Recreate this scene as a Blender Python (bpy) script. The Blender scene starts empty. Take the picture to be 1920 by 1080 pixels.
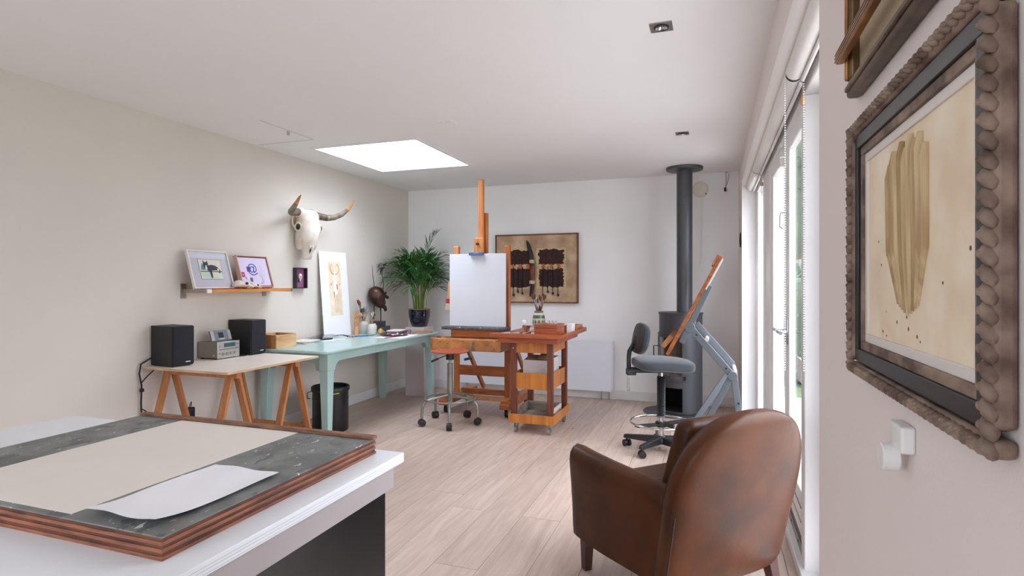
import bpy, bmesh, math, random
from mathutils import Vector, Matrix, Euler
random.seed(7)
SC = bpy.context.scene
COL = SC.collection
PI = math.pi

# ------------------------------------------------------------------ camera
cam_d = bpy.data.cameras.new('camera'); cam = bpy.data.objects.new('camera', cam_d); COL.objects.link(cam)
cam_d.sensor_fit = 'HORIZONTAL'; cam_d.sensor_width = 36.0
cam_d.lens = 1069.87 / 1920 * 36.0
cam_d.shift_y = -9.6 / 1920
cam_d.clip_start = 0.05
cam.location = (0, 0, 1.32)
cam.rotation_euler = (PI / 2, 0, 0.3385026)
SC.camera = cam

# ------------------------------------------------------------------ daylight: an even overcast sky
world = bpy.data.worlds.new('overcast_sky'); SC.world = world
world.use_nodes = True
bg = world.node_tree.nodes['Background']
bg.inputs[0].default_value = (0.90, 0.955, 1.06, 1)
# standard overcast sky: three times brighter overhead than at the horizon
_n = world.node_tree.nodes; _l = world.node_tree.links
_tc = _n.new('ShaderNodeTexCoord'); _sx = _n.new('ShaderNodeSeparateXYZ'); _mr = _n.new('ShaderNodeMapRange')
SKY = 9.5
_mr.inputs['From Min'].default_value = 0.0; _mr.inputs['From Max'].default_value = 1.0
_mr.inputs['To Min'].default_value = SKY / 3; _mr.inputs['To Max'].default_value = SKY
_l.new(_tc.outputs['Generated'], _sx.inputs[0]); _l.new(_sx.outputs['Z'], _mr.inputs['Value']); _l.new(_mr.outputs[0], bg.inputs[1])
def portal(name, loc, rot, sx, sy):
    l = bpy.data.lights.new(name, 'AREA'); l.shape = 'RECTANGLE'; l.size = sx; l.size_y = sy
    l.cycles.is_portal = True
    o = bpy.data.objects.new(name, l); COL.objects.link(o); o.location = loc; o.rotation_euler = rot
portal('window_portal', (0.62, 3.7, 1.2), (0, PI / 2, 0), 2.3, 4.3)
portal('rear_portal', (-1.7, -1.95, 1.55), (PI / 2, 0, 0), 2.4, 1.7)
portal('skylight_portal', (-2.78, 4.66, 2.74), (0, 0, 0), 1.05, 1.12)
vs = SC.view_settings
vs.view_transform = 'Standard'; vs.look = 'None'; vs.gamma = 1.0; vs.use_curve_mapping = False
vs.exposure = 0.72
SC.cycles.max_bounces = 14; SC.cycles.diffuse_bounces = 8; SC.cycles.transparent_max_bounces = 16
SC.cycles.use_denoising = True
SC.cycles.sample_clamp_indirect = 8.0

# ------------------------------------------------------------------ material helpers
M = {}
def srgb(r, g, b):
    def f(c):
        c /= 255.0
        return c / 12.92 if c <= 0.04045 else ((c + 0.055) / 1.055) ** 2.4
    return (f(r), f(g), f(b), 1.0)
def mat(name, col, rough=0.5, metal=0.0, var=0.0, scale=8.0, stretch=(1, 1, 1), bump=0.0, bscale=None,
        col2=None, coat=0.0, spec=0.5, detail=4.0, sheen=0.0, distort=0.0, contrast=(0.35, 0.65), rand=0.0):
    m = bpy.data.materials.new(name); m.use_nodes = True
    nt = m.node_tree; N = nt.nodes; L = nt.links
    b = N['Principled BSDF']
    b.inputs['Roughness'].default_value = rough
    b.inputs['Metallic'].default_value = metal
    b.inputs['Specular IOR Level'].default_value = spec
    b.inputs['Coat Weight'].default_value = coat
    b.inputs['Sheen Weight'].default_value = sheen
    b.inputs['Base Color'].default_value = col
    if col2 is not None or var > 0 or bump > 0 or rand > 0:
        tc = N.new('ShaderNodeTexCoord'); mp = N.new('ShaderNodeMapping')
        mp.inputs['Scale'].default_value = stretch
        vec = tc.outputs['Object']
        if rand > 0:
            oi = N.new('ShaderNodeObjectInfo'); ad = N.new('ShaderNodeVectorMath'); ad.operation = 'ADD'
            mu = N.new('ShaderNodeMath'); mu.operation = 'MULTIPLY'; mu.inputs[1].default_value = 37.0
            L.new(oi.outputs['Random'], mu.inputs[0]); L.new(vec, ad.inputs[0]); L.new(mu.outputs[0], ad.inputs[1])
            vec = ad.outputs[0]
        L.new(vec, mp.inputs['Vector'])
        ns = N.new('ShaderNodeTexNoise'); ns.inputs['Scale'].default_value = scale
        ns.inputs['Detail'].default_value = detail; ns.inputs['Distortion'].default_value = distort
        L.new(mp.outputs[0], ns.inputs['Vector'])
        if col2 is None:
            k = 1.0 - var
            col2 = (col[0] * k, col[1] * k, col[2] * k, 1)
        rp = N.new('ShaderNodeValToRGB')
        rp.color_ramp.elements[0].position = contrast[0]; rp.color_ramp.elements[1].position = contrast[1]
        rp.color_ramp.elements[0].color = col2; rp.color_ramp.elements[1].color = col
        L.new(ns.outputs['Fac'], rp.inputs['Fac'])
        out = rp.outputs['Color']
        if rand > 0:
            hs = N.new('ShaderNodeHueSaturation'); mr = N.new('ShaderNodeMapRange')
            mr.inputs['To Min'].default_value = 1 - rand; mr.inputs['To Max'].default_value = 1 + rand
            L.new(oi.outputs['Random'], mr.inputs['Value']); L.new(mr.outputs[0], hs.inputs['Value'])
            L.new(out, hs.inputs['Color']); out = hs.outputs['Color']
        L.new(out, b.inputs['Base Color'])
        if bump > 0:
            n2 = ns
            if bscale:
                n2 = N.new('ShaderNodeTexNoise'); n2.inputs['Scale'].default_value = bscale
                n2.inputs['Detail'].default_value = 6.0; L.new(mp.outputs[0], n2.inputs['Vector'])
            bp = N.new('ShaderNodeBump'); bp.inputs['Strength'].default_value = bump; bp.inputs['Distance'].default_value = 0.01
            L.new(n2.outputs['Fac'], bp.inputs['Height']); L.new(bp.outputs[0], b.inputs['Normal'])
    M[name] = m
    return m
def thin_glass(name, tint=(1, 1, 1, 1), spec=0.03):
    m = bpy.data.materials.new(name); m.use_nodes = True
    nt = m.node_tree; N = nt.nodes; L = nt.links; N.remove(N['Principled BSDF'])
    t = N.new('ShaderNodeBsdfTransparent'); t.inputs[0].default_value = tint
    g = N.new('ShaderNodeBsdfGlossy'); g.inputs['Roughness'].default_value = 0.02
    fr = N.new('ShaderNodeLayerWeight'); fr.inputs['Blend'].default_value = 0.12
    mr = N.new('ShaderNodeMapRange'); mr.inputs['To Min'].default_value = spec; mr.inputs['To Max'].default_value = 0.55
    mx = N.new('ShaderNodeMixShader')
    L.new(fr.outputs['Fresnel'], mr.inputs['Value']); L.new(mr.outputs[0], mx.inputs[0])
    L.new(t.outputs[0], mx.inputs[1]); L.new(g.outputs[0], mx.inputs[2])
    L.new(mx.outputs[0], N['Material Output'].inputs['Surface'])
    M[name] = m
def flecked(name, base, flecks, rough=0.55):
    """paint-spattered surface: base colour with spots of dried paint"""
    m = bpy.data.materials.new(name); m.use_nodes = True
    nt = m.node_tree; N = nt.nodes; L = nt.links; b = N['Principled BSDF']; b.inputs['Roughness'].default_value = rough
    tc = N.new('ShaderNodeTexCoord')
    ns = N.new('ShaderNodeTexNoise'); ns.inputs['Scale'].default_value = 9; ns.inputs['Detail'].default_value = 8
    L.new(tc.outputs['Object'], ns.inputs['Vector'])
    rp = N.new('ShaderNodeValToRGB'); rp.color_ramp.elements[0].position = 0.36; rp.color_ramp.elements[1].position = 0.66
    rp.color_ramp.elements[0].color = tuple(c * 0.55 for c in base[:3]) + (1,); rp.color_ramp.elements[1].color = base
    L.new(ns.outputs['Fac'], rp.inputs['Fac']); prev = rp.outputs['Color']
    for i, (c, sc, th) in enumerate(flecks):
        mp = N.new('ShaderNodeMapping'); mp.inputs['Location'].default_value = (i * 3.1, i * 1.7, i); mp.inputs['Rotation'].default_value = (0, 0, i * 0.7)
        mp.inputs['Scale'].default_value = (1.0, 0.55, 1.0)
        L.new(tc.outputs['Object'], mp.inputs['Vector'])
        n2 = N.new('ShaderNodeTexNoise'); n2.inputs['Scale'].default_value = sc; n2.inputs['Detail'].default_value = 3; n2.inputs['Distortion'].default_value = 0.6
        L.new(mp.outputs[0], n2.inputs['Vector'])
        r2 = N.new('ShaderNodeValToRGB'); r2.color_ramp.elements[0].position = th; r2.color_ramp.elements[1].position = th + 0.02
        L.new(n2.outputs['Fac'], r2.inputs['Fac'])
        mx = N.new('ShaderNodeMix'); mx.data_type = 'RGBA'
        L.new(r2.outputs['Color'], mx.inputs['Factor']); L.new(prev, mx.inputs['A']); mx.inputs['B'].default_value = c
        prev = mx.outputs['Result']
    L.new(prev, b.inputs['Base Color'])
    M[name] = m
def oak(name):
    m = bpy.data.materials.new(name); m.use_nodes = True
    nt = m.node_tree; N = nt.nodes; L = nt.links; b = N['Principled BSDF']
    b.inputs['Roughness'].default_value = 0.42; b.inputs['Specular IOR Level'].default_value = 0.45
    tc = N.new('ShaderNodeTexCoord'); oi = N.new('ShaderNodeObjectInfo')
    mu = N.new('ShaderNodeMath'); mu.operation = 'MULTIPLY'; mu.inputs[1].default_value = 53.0
    L.new(oi.outputs['Random'], mu.inputs[0])
    ad = N.new('ShaderNodeVectorMath'); ad.operation = 'ADD'; L.new(tc.outputs['Object'], ad.inputs[0]); L.new(mu.outputs[0], ad.inputs[1])
    mp = N.new('ShaderNodeMapping'); mp.inputs['Scale'].default_value = (9, 0.9, 1); L.new(ad.outputs[0], mp.inputs['Vector'])
    ns = N.new('ShaderNodeTexNoise'); ns.inputs['Scale'].default_value = 2.2; ns.inputs['Detail'].default_value = 8; ns.inputs['Distortion'].default_value = 1.2
    L.new(mp.outputs[0], ns.inputs['Vector'])
    rp = N.new('ShaderNodeValToRGB'); e = rp.color_ramp.elements
    e[0].position = 0.3; e[1].position = 0.72; e[0].color = srgb(180, 158, 144); e[1].color = srgb(204, 183, 169)
    L.new(ns.outputs['Fac'], rp.inputs['Fac'])
    mp2 = N.new('ShaderNodeMapping'); mp2.inputs['Scale'].default_value = (60, 2.2, 1); L.new(ad.outputs[0], mp2.inputs['Vector'])
    n2 = N.new('ShaderNodeTexNoise'); n2.inputs['Scale'].default_value = 3; n2.inputs['Detail'].default_value = 3; L.new(mp2.outputs[0], n2.inputs['Vector'])
    mr = N.new('ShaderNodeMapRange'); mr.inputs['From Min'].default_value = 0.3; mr.inputs['From Max'].default_value = 0.7
    mr.inputs['To Min'].default_value = 0.93; mr.inputs['To Max'].default_value = 1.04; L.new(n2.outputs['Fac'], mr.inputs['Value'])
    hs = N.new('ShaderNodeHueSaturation'); L.new(rp.outputs['Color'], hs.inputs['Color'])
    m2 = N.new('ShaderNodeMapRange'); m2.inputs['To Min'].default_value = 0.93; m2.inputs['To Max'].default_value = 1.05; L.new(oi.outputs['Random'], m2.inputs['Value'])
    m3 = N.new('ShaderNodeMath'); m3.operation = 'MULTIPLY'; L.new(mr.outputs[0], m3.inputs[0]); L.new(m2.outputs[0], m3.inputs[1]); L.new(m3.outputs[0], hs.inputs['Value'])
    # knots
    mp3 = N.new('ShaderNodeMapping'); mp3.inputs['Scale'].default_value = (3.4, 2.0, 1); L.new(ad.outputs[0], mp3.inputs['Vector'])
    vo = N.new('ShaderNodeTexVoronoi'); vo.inputs['Scale'].default_value = 1.15; L.new(mp3.outputs[0], vo.inputs['Vector'])
    r3 = N.new('ShaderNodeValToRGB'); r3.color_ramp.elements[0].position = 0.03; r3.color_ramp.elements[1].position = 0.075
    r3.color_ramp.elements[0].color = (0.42, 0.38, 0.36, 1); r3.color_ramp.elements[1].color = (1, 1, 1, 1)
    L.new(vo.outputs['Distance'], r3.inputs['Fac'])
    mx = N.new('ShaderNodeMix'); mx.data_type = 'RGBA'; mx.blend_type = 'MULTIPLY'; mx.inputs['Factor'].default_value = 1
    L.new(hs.outputs['Color'], mx.inputs['A']); L.new(r3.outputs['Color'], mx.inputs['B'])
    L.new(mx.outputs['Result'], b.inputs['Base Color'])
    bp = N.new('ShaderNodeBump'); bp.inputs['Strength'].default_value = 0.12; bp.inputs['Distance'].default_value = 0.004
    L.new(n2.outputs['Fac'], bp.inputs['Height']); L.new(bp.outputs[0], b.inputs['Normal'])
    M[name] = m

# ------------------------------------------------------------------ mesh builder
class MB:
    def __init__(s): s.v = []; s.f = []
    def add(s, v, f):
        n = len(s.v); s.v += [tuple(p) for p in v]; s.f += [tuple(i + n for i in q) for q in f]; return s
    def box(s, x0, x1, y0, y1, z0, z1, xf=None):
        v = [Vector(p) for p in ((x0, y0, z0), (x1, y0, z0), (x1, y1, z0), (x0, y1, z0), (x0, y0, z1), (x1, y0, z1), (x1, y1, z1), (x0, y1, z1))]
        if xf: v = [xf @ p for p in v]
        return s.add(v, [(0, 3, 2, 1), (4, 5, 6, 7), (0, 1, 5, 4), (1, 2, 6, 5), (2, 3, 7, 6), (3, 0, 4, 7)])
    def bar(s, p0, p1, w, h, up=(0, 0, 1)):
        """rectangular bar between two points; w across, h along 'up'"""
        p0 = Vector(p0); p1 = Vector(p1); d = (p1 - p0).normalized(); u = Vector(up)
        side = d.cross(u).normalized(); u = side.cross(d).normalized()
        v = []
        for p in (p0, p1):
            for a, b in ((-1, -1), (1, -1), (1, 1), (-1, 1)): v.append(p + side * (a * w / 2) + u * (b * h / 2))
        return s.add(v, [(0, 1, 2, 3), (7, 6, 5, 4), (0, 4, 5, 1), (1, 5, 6, 2), (2, 6, 7, 3), (3, 7, 4, 0)])
    def taper(s, c0, w0, d0, c1, w1, d1):
        """box with different rectangles below (c0) and above (c1)"""
        v = []
        for c, w, d in ((c0, w0, d0), (c1, w1, d1)):
            for a, b in ((-1, -1), (1, -1), (1, 1), (-1, 1)): v.append((c[0] + a * w / 2, c[1] + b * d / 2, c[2]))
        return s.add(v, [(3, 2, 1, 0), (4, 5, 6, 7), (0, 1, 5, 4), (1, 2, 6, 5), (2, 3, 7, 6), (3, 0, 4, 7)])
    def loft(s, rings, cap=True, closed=True):
        n = len(rings[0]); v = [p for r in rings for p in r]; f = []
        for i in range(len(rings) - 1):
            for j in range(n if closed else n - 1):
                k = (j + 1) % n
                f.append((i * n + j, i * n + k, (i + 1) * n + k, (i + 1) * n + j))
        if cap and closed:
            f.append(tuple(reversed(range(n)))); f.append(tuple((len(rings) - 1) * n + j for j in range(n)))
        return s.add(v, f)
    def cyl(s, p0, p1, r0, r1=None, n=16, cap=True):
        return s.tube([p0, p1], [r0, r0 if r1 is None else r1], n, cap)
    def tube(s, pts, r, n=10, cap=True, closed=False):
        pts = [Vector(p) for p in pts]; m = len(pts)
        rs = r if isinstance(r, (list, tuple)) else [r] * m
        T = []
        for i in range(m):
            a = pts[(i - 1) % m] if (closed or i > 0) else pts[i]
            b = pts[(i + 1) % m] if (closed or i < m - 1) else pts[i]
            T.append((b - a).normalized())
        u = T[0].cross(Vector((0, 0, 1)))
        if u.length < 1e-3: u = T[0].cross(Vector((1, 0, 0)))
        u.normalize(); rings = []
        for i in range(m):
            if i: 
                u = u - T[i] * u.dot(T[i])
                if u.length < 1e-6: u = T[i].cross(Vector((0, 1, 0)))
                u.normalize()
            w = T[i].cross(u)
            rings.append([pts[i] + (u * math.cos(t) + w * math.sin(t)) * rs[i] for t in (2 * PI * k / n for k in range(n))])
        if closed: rings.append(rings[0]); return s.loft(rings, cap=False)
        return s.loft(rings, cap)
    def lathe(s, prof, c=(0, 0, 0), n=24, cap=True):
        rings = [[(c[0] + r * math.cos(2 * PI * k / n), c[1] + r * math.sin(2 * PI * k / n), c[2] + z) for k in range(n)] for r, z in prof]
        return s.loft(rings, cap)
    def torus(s, c, R, r, n=32, m=8, ax=(0, 0, 1)):
        q = Vector((0, 0, 1)).rotation_difference(Vector(ax))
        return s.tube([Vector(c) + q @ Vector((R * math.cos(2 * PI * k / n), R * math.sin(2 * PI * k / n), 0)) for k in range(n)], r, m, closed=True)
    def prism(s, poly, a0, a1, axis='z', xf=None):
        """polygon extruded along an axis; poly in the two other axes, in order (xy, xz or yz)"""
        def P(p, a):
            q = {'z': (p[0], p[1], a), 'y': (p[0], a, p[1]), 'x': (a, p[0], p[1])}[axis]
            return xf @ Vector(q) if xf else q
        n = len(poly)
        v = [P(p, a0) for p in poly] + [P(p, a1) for p in poly]
        f = [tuple(reversed(range(n))), tuple(range(n, 2 * n))] + [(i, (i + 1) % n, n + (i + 1) % n, n + i) for i in range(n)]
        return s.add(v, f)
    def ball(s, c, r, n=16, m=10, xf=None, e=1.0):
        r = (r, r, r) if not isinstance(r, (tuple, list)) else r
        def pw(x): return math.copysign(abs(x) ** e, x)
        rings = []
        for i in range(m + 1):
            ph = -PI / 2 + PI * i / m
            ring = []
            for k in range(n):
                t = 2 * PI * k / n
                p = Vector((r[0] * pw(max(1e-4, math.cos(ph))) * pw(math.cos(t)), r[1] * pw(max(1e-4, math.cos(ph))) * pw(math.sin(t)), r[2] * pw(math.sin(ph))))
                p += Vector(c)
                ring.append(xf @ p if xf else p)
            rings.append(ring)
        return s.loft(rings)
    def rbox(s, x0, x1, y0, y1, z0, z1, r, q=4, xf=None):
        """box with rounded edges"""
        c = Vector(((x0 + x1) / 2, (y0 + y1) / 2, (z0 + z1) / 2)); h = (abs(x1 - x0) / 2 - r, abs(y1 - y0) / 2 - r, abs(z1 - z0) / 2 - r)
        rings = []
        phs = [(-PI / 2 + PI / 2 * i / q, -1) for i in range(q + 1)] + [(PI / 2 * i / q, 1) for i in range(q + 1)]
        for ph, sz in phs:
            ring = []
            for qd in range(4):
                sx = 1 if qd in (0, 3) else -1; sy = 1 if qd in (0, 1) else -1
                for i in range(q + 1):
                    t = qd * PI / 2 + PI / 2 * i / q
                    p = c + Vector((sx * h[0] + r * math.cos(ph) * math.cos(t), sy * h[1] + r * math.cos(ph) * math.sin(t), sz * h[2] + r * math.sin(ph)))
                    ring.append(xf @ p if xf else p)
            rings.append(ring)
        return s.loft(rings)
    def sheet(s, quad, n=1, m=1, fn=None, t=0.0008):
        """thin sheet over a quad (4 corners, counter-clockwise from above)"""
        a, b, c, d = [Vector(p) for p in quad]; top = []; nr = (b - a).cross(d - a).normalized()
        for j in range(m + 1):
            for i in range(n + 1):
                u, w = i / n, j / m
                p = (a * (1 - u) + b * u) * (1 - w) + (d * (1 - u) + c * u) * w
                if fn: p = p + nr * fn(u, w)
                top.append(p)
        K = (n + 1) * (m + 1); v = top + [p - nr * t for p in top]; f = []
        for j in range(m):
            for i in range(n):
                q = (j * (n + 1) + i, j * (n + 1) + i + 1, (j + 1) * (n + 1) + i + 1, (j + 1) * (n + 1) + i)
                f.append(q); f.append(tuple(K + k for k in reversed(q)))
        edge = [i for i in range(n + 1)] + [(j + 1) * (n + 1) + n for j in range(m)] + [m * (n + 1) + i for i in range(n - 1, -1, -1)] + [j * (n + 1) for j in range(m - 1, 0, -1)]
        for i in range(len(edge)):
            p, q = edge[i], edge[(i + 1) % len(edge)]; f.append((q, p, K + p, K + q))
        return s.add(v, f)
    def warp(s, fn): s.v = [tuple(fn(Vector(p))) for p in s.v]; return s
    def mesh(s, name, inv=None, smooth=40):
        me = bpy.data.meshes.new(name)
        v = [tuple(inv @ Vector(p)) for p in s.v] if inv is not None else s.v
        me.from_pydata(v, [], s.f); me.update()
        bm = bmesh.new(); bm.from_mesh(me); bmesh.ops.recalc_face_normals(bm, faces=bm.faces); bm.to_mesh(me); bm.free()
        if smooth:
            me.shade_smooth(); me.set_sharp_from_angle(angle=math.radians(smooth))
        return me

def link(name, me, m, parent=None, bevel=0.0):
    o = bpy.data.objects.new(name, me); COL.objects.link(o)
    if m is not None: me.materials.append(M[m])
    if parent is not None: o.parent = parent
    if bevel:
        b = o.modifiers.new('edge', 'BEVEL'); b.width = bevel; b.segments = 2; b.limit_method = 'ANGLE'; b.angle_limit = math.radians(40)
    return o
def tag(o, label, cat, group=None, kind=None):
    o['label'] = label; o['category'] = cat
    if group: o['group'] = group
    if kind: o['kind'] = kind
    return o
class Thing:
    """an Empty at a thing's base; parts are given in world coordinates, or local ones when local=True"""
    def __init__(s, name, label, cat, loc, rot=0.0, group=None, local=False, kind=None):
        s.o = bpy.data.objects.new(name, None); COL.objects.link(s.o); s.o.empty_display_size = 0.05
        s.o.location = loc; s.o.rotation_euler = (0, 0, rot) if isinstance(rot, (int, float)) else rot
        s.local = local
        s.mw = Matrix.Translation(Vector(loc)) @ Euler(s.o.rotation_euler).to_matrix().to_4x4(); s.inv = s.mw.inverted()
        if kind: s.o['kind'] = kind; s.o['label'] = label
        else: tag(s.o, label, cat, group)
    def part(s, name, mb, m, parent=None, bevel=0.0, smooth=40, label=None, local=None, kind=None):
        loc = s.local if local is None else local
        o = link(name, mb.mesh(name, None if loc else s.inv, smooth), m, parent or s.o, bevel)
        if label: o['label'] = label
        if kind: o['kind'] = kind
        return o
def text_part(parent, name, body, size, loc, rot, m, extrude=0.0006, label=None):
    c = bpy.data.curves.new(name, 'FONT'); c.body = body; c.size = size; c.extrude = extrude
    c.align_x = 'CENTER'; c.align_y = 'CENTER'; c.materials.append(M[m])
    tmp = bpy.data.objects.new(name, c)
    me = bpy.data.meshes.new_from_object(tmp); bpy.data.objects.remove(tmp)
    o = bpy.data.objects.new(name, me); COL.objects.link(o); o.parent = parent; o.location = loc; o.rotation_euler = rot
    if label: o['label'] = label
    return o
def copy_thing(root, loc, rot, label, group=None):
    r = root.copy(); COL.objects.link(r); r.location = loc; r.rotation_euler = rot if isinstance(rot, (tuple, list)) else (0, 0, rot)
    r['label'] = label
    if group: r['group'] = group
    for ch in list(root.children):
        c = ch.copy(); COL.objects.link(c); c.parent = r
        for g in ch.children:
            d = g.copy(); COL.objects.link(d); d.parent = c
    return r
def solo(name, mb, m, label, cat, group=None, bevel=0.0, smooth=40, loc=None):
    """a thing that is one mesh, its origin at its base"""
    xs = [p[0] for p in mb.v]; ys = [p[1] for p in mb.v]; zs = [p[2] for p in mb.v]
    l = Vector(loc) if loc else Vector(((min(xs) + max(xs)) / 2, (min(ys) + max(ys)) / 2, min(zs)))
    o = link(name, mb.mesh(name, Matrix.Translation(-l), smooth), m, None, bevel); o.location = l
    return tag(o, label, cat, group)
def struct(name, mb, m, label, parent=None, bevel=0.0, smooth=40):
    o = link(name, mb.mesh(name, None, smooth), m, parent, bevel)
    if parent is None: o['kind'] = 'structure'
    o['label'] = label
    return o
def superring(w, t, n=28, e=0.5):
    out = []
    for k in range(n):
        a = 2 * PI * k / n
        c, s_ = math.cos(a), math.sin(a)
        out.append((w * math.copysign(abs(c) ** e, c), t * math.copysign(abs(s_) ** e, s_)))
    return out

# ------------------------------------------------------------------ materials
mat('wall_shaded', srgb(226, 217, 213), 0.85, var=0.03, scale=2.0, bump=0.05, bscale=160)  # copy of the white walls with dimmer, warmer light put into the colour
mat('wall_lit', srgb(244, 244, 244), 0.85, var=0.03, scale=2.0, bump=0.05, bscale=160)  # copy of the white walls, lightened to make up for weak daylight
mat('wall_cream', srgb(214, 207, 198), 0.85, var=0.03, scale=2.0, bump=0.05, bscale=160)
mat('ceiling_paint', srgb(236, 236, 235), 0.9, var=0.02, scale=1.5, bump=0.03, bscale=160)
oak('oak_plank')
mat('floor_gap', srgb(70, 56, 48), 0.9)
mat('pelmet_white', srgb(240, 237, 234), 0.5)
mat('trim_white', srgb(228, 227, 226), 0.45, var=0.02, scale=6)
mat('window_white', srgb(232, 231, 230), 0.35, var=0.02, scale=6)
mat('rubber_seal', srgb(60, 56, 54), 0.6)
thin_glass('pane_glass')
thin_glass('skylight_glass', (0.90, 0.91, 0.93, 1))
thin_glass('acrylic', (0.93, 0.95, 0.99, 1), 0.14)
mat('blind_fabric', srgb(226, 222, 218), 0.8, var=0.03, scale=30)
mat('teal_paint', srgb(170, 199, 193), 0.3, var=0.06, scale=5, coat=0.3)
mat('easel_wood', srgb(190, 112, 52), 0.45, col2=srgb(156, 82, 34), scale=4, stretch=(6, 6, 0.7), distort=1.0, coat=0.15, rand=0.05)
mat('easel_wood_flat', srgb(186, 108, 50), 0.45, col2=srgb(146, 78, 34), scale=4, stretch=(0.8, 7, 7), distort=1.0, coat=0.1, rand=0.05)
mat('easel_light', srgb(208, 140, 82), 0.5, col2=srgb(186, 112, 56), scale=3, stretch=(7, 7, 0.8), distort=0.8, rand=0.04)
mat('mahogany', srgb(122, 62, 36), 0.45, col2=srgb(84, 38, 22), scale=4, stretch=(7, 7, 0.8), distort=0.8, coat=0.1)
mat('honey_ply', srgb(196, 124, 52), 0.42, col2=srgb(170, 98, 36), scale=3, stretch=(8, 8, 0.7), distort=0.6, coat=0.15)
mat('red_wood', srgb(172, 86, 40), 0.4, col2=srgb(140, 62, 28), scale=3, stretch=(0.8, 6, 6), distort=0.8, coat=0.2)
mat('beech', srgb(190, 130, 82), 0.5, col2=srgb(164, 104, 60), scale=3, stretch=(7, 7, 0.7), distort=0.7)
mat('pine', srgb(220, 184, 140), 0.55, col2=srgb(186, 142, 96), scale=2.5, stretch=(7, 0.9, 7), distort=0.8)
mat('shelf_wood', srgb(222, 150, 74), 0.45, col2=srgb(202, 126, 54), scale=3, stretch=(7, 0.8, 7), distort=0.7)
mat('grey_wood', srgb(150, 138, 124), 0.75, col2=srgb(104, 92, 80), scale=3, stretch=(0.8, 6, 6), distort=0.8)
mat('ply_edge', srgb(214, 188, 158), 0.6, col2=srgb(176, 142, 108), scale=6, stretch=(1, 1, 40))
mat('ply_brown', srgb(156, 96, 66), 0.6, col2=srgb(112, 66, 48), scale=14, stretch=(1, 1, 6))
mat('ply_dark', srgb(112, 68, 50), 0.7, col2=srgb(74, 48, 40), scale=14, stretch=(1, 1, 6))
mat('white_laminate', srgb(230, 234, 238), 0.35, var=0.03, scale=4)
mat('panel_white', srgb(232, 222, 210), 0.45, var=0.04, scale=5)
mat('edge_grey', srgb(206, 204, 206), 0.5)
mat('rail_wood', srgb(150, 104, 74), 0.6, col2=srgb(98, 66, 50), scale=12, stretch=(1, 6, 6), detail=6)
mat('lilac_grey', srgb(168, 160, 160), 0.45, var=0.06, scale=7)
mat('black_lacquer', srgb(24, 24, 27), 0.28, var=0.3, scale=12)
flecked('paint_board', srgb(132, 134, 132), [(srgb(92, 94, 96), 22, 0.60), (srgb(190, 190, 186), 70, 0.68), (srgb(132, 98, 80), 40, 0.69), (srgb(220, 220, 214), 40, 0.70), (srgb(186, 168, 130), 54, 0.71)])
flecked('paint_wood', srgb(202, 134, 76), [(srgb(90, 60, 44), 40, 0.66), (srgb(214, 200, 186), 60, 0.70), (srgb(150, 92, 60), 30, 0.66)])
flecked('paint_ledge', srgb(92, 88, 92), [(srgb(40, 38, 42), 40, 0.6), (srgb(190, 190, 196), 60, 0.66), (srgb(150, 90, 66), 50, 0.66)])
flecked('paint_blue', srgb(74, 112, 168), [(srgb(40, 60, 104), 60, 0.55), (srgb(214, 216, 220), 70, 0.62)])
mat('beige_paper', srgb(224, 217, 208), 0.8, var=0.03, scale=5)
mat('white_paper', srgb(234, 234, 238), 0.8, var=0.02, scale=5)
mat('canvas_white', srgb(208, 210, 216), 0.85, var=0.02, scale=3, bump=0.06, bscale=260)
mat('leather', srgb(78, 42, 20), 0.40, col2=srgb(50, 28, 16), scale=5.5, detail=6, contrast=(0.3, 0.7), bump=0.05, bscale=70, coat=0.0, spec=0.20)
mat('leather_dark', srgb(40, 22, 16), 0.4)
mat('dark_leg', srgb(74, 34, 26), 0.35, col2=srgb(50, 22, 18), scale=4, stretch=(6, 6, 0.8))
mat('black_plastic', srgb(28, 28, 30), 0.45, var=0.15, scale=20)
mat('black_matte', srgb(20, 20, 21), 0.7)
mat('speaker_case', srgb(27, 26, 27), 0.5, var=0.2, scale=30)
mat('speaker_cloth', srgb(34, 33, 41), 0.9, var=0.25, scale=300)
mat('grey_fabric', srgb(58, 62, 68), 0.95, var=0.35, scale=240, sheen=0.3)
mat('chrome', srgb(205, 207, 210), 0.12, metal=1.0)
mat('steel_brushed', srgb(176, 170, 164), 0.34, metal=1.0, var=0.1, scale=5, stretch=(1, 40, 1))
mat('silver', srgb(196, 194, 190), 0.35, metal=0.75, var=0.05, scale=12)
mat('silver_side', srgb(150, 146, 138), 0.4, metal=0.7, var=0.08, scale=6)
mat('stool_metal', srgb(150, 148, 140), 0.38, metal=0.55, var=0.25, scale=14)
mat('stool_seat', srgb(178, 88, 56), 0.5, col2=srgb(150, 66, 40), scale=9, distort=1.0)
mat('stove_steel', srgb(76, 77, 82), 0.5, metal=0.25, var=0.05, scale=4)
mat('stove_pipe', srgb(80, 81, 85), 0.42, metal=0.3, var=0.04, scale=3)
mat('fire_brick', srgb(150, 136, 116), 0.9, col2=srgb(112, 98, 82), scale=7)
mat('bay_black', srgb(12, 11, 11), 0.95)  # near-black colour of the stove bay's wall, roof and floor
mat('grey_paint', srgb(112, 120, 128), 0.5, var=0.08, scale=6)
mat('white_plastic', srgb(226, 226, 224), 0.4)
mat('ivory_plastic', srgb(226, 220, 206), 0.5)
mat('bone', srgb(226, 218, 208), 0.75, col2=srgb(196, 180, 162), scale=9, detail=7, contrast=(0.25, 0.55), bump=0.3, bscale=26)
mat('bone_tan', srgb(222, 186, 146), 0.7, col2=srgb(176, 116, 70), scale=18, contrast=(0.3, 0.6))
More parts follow.
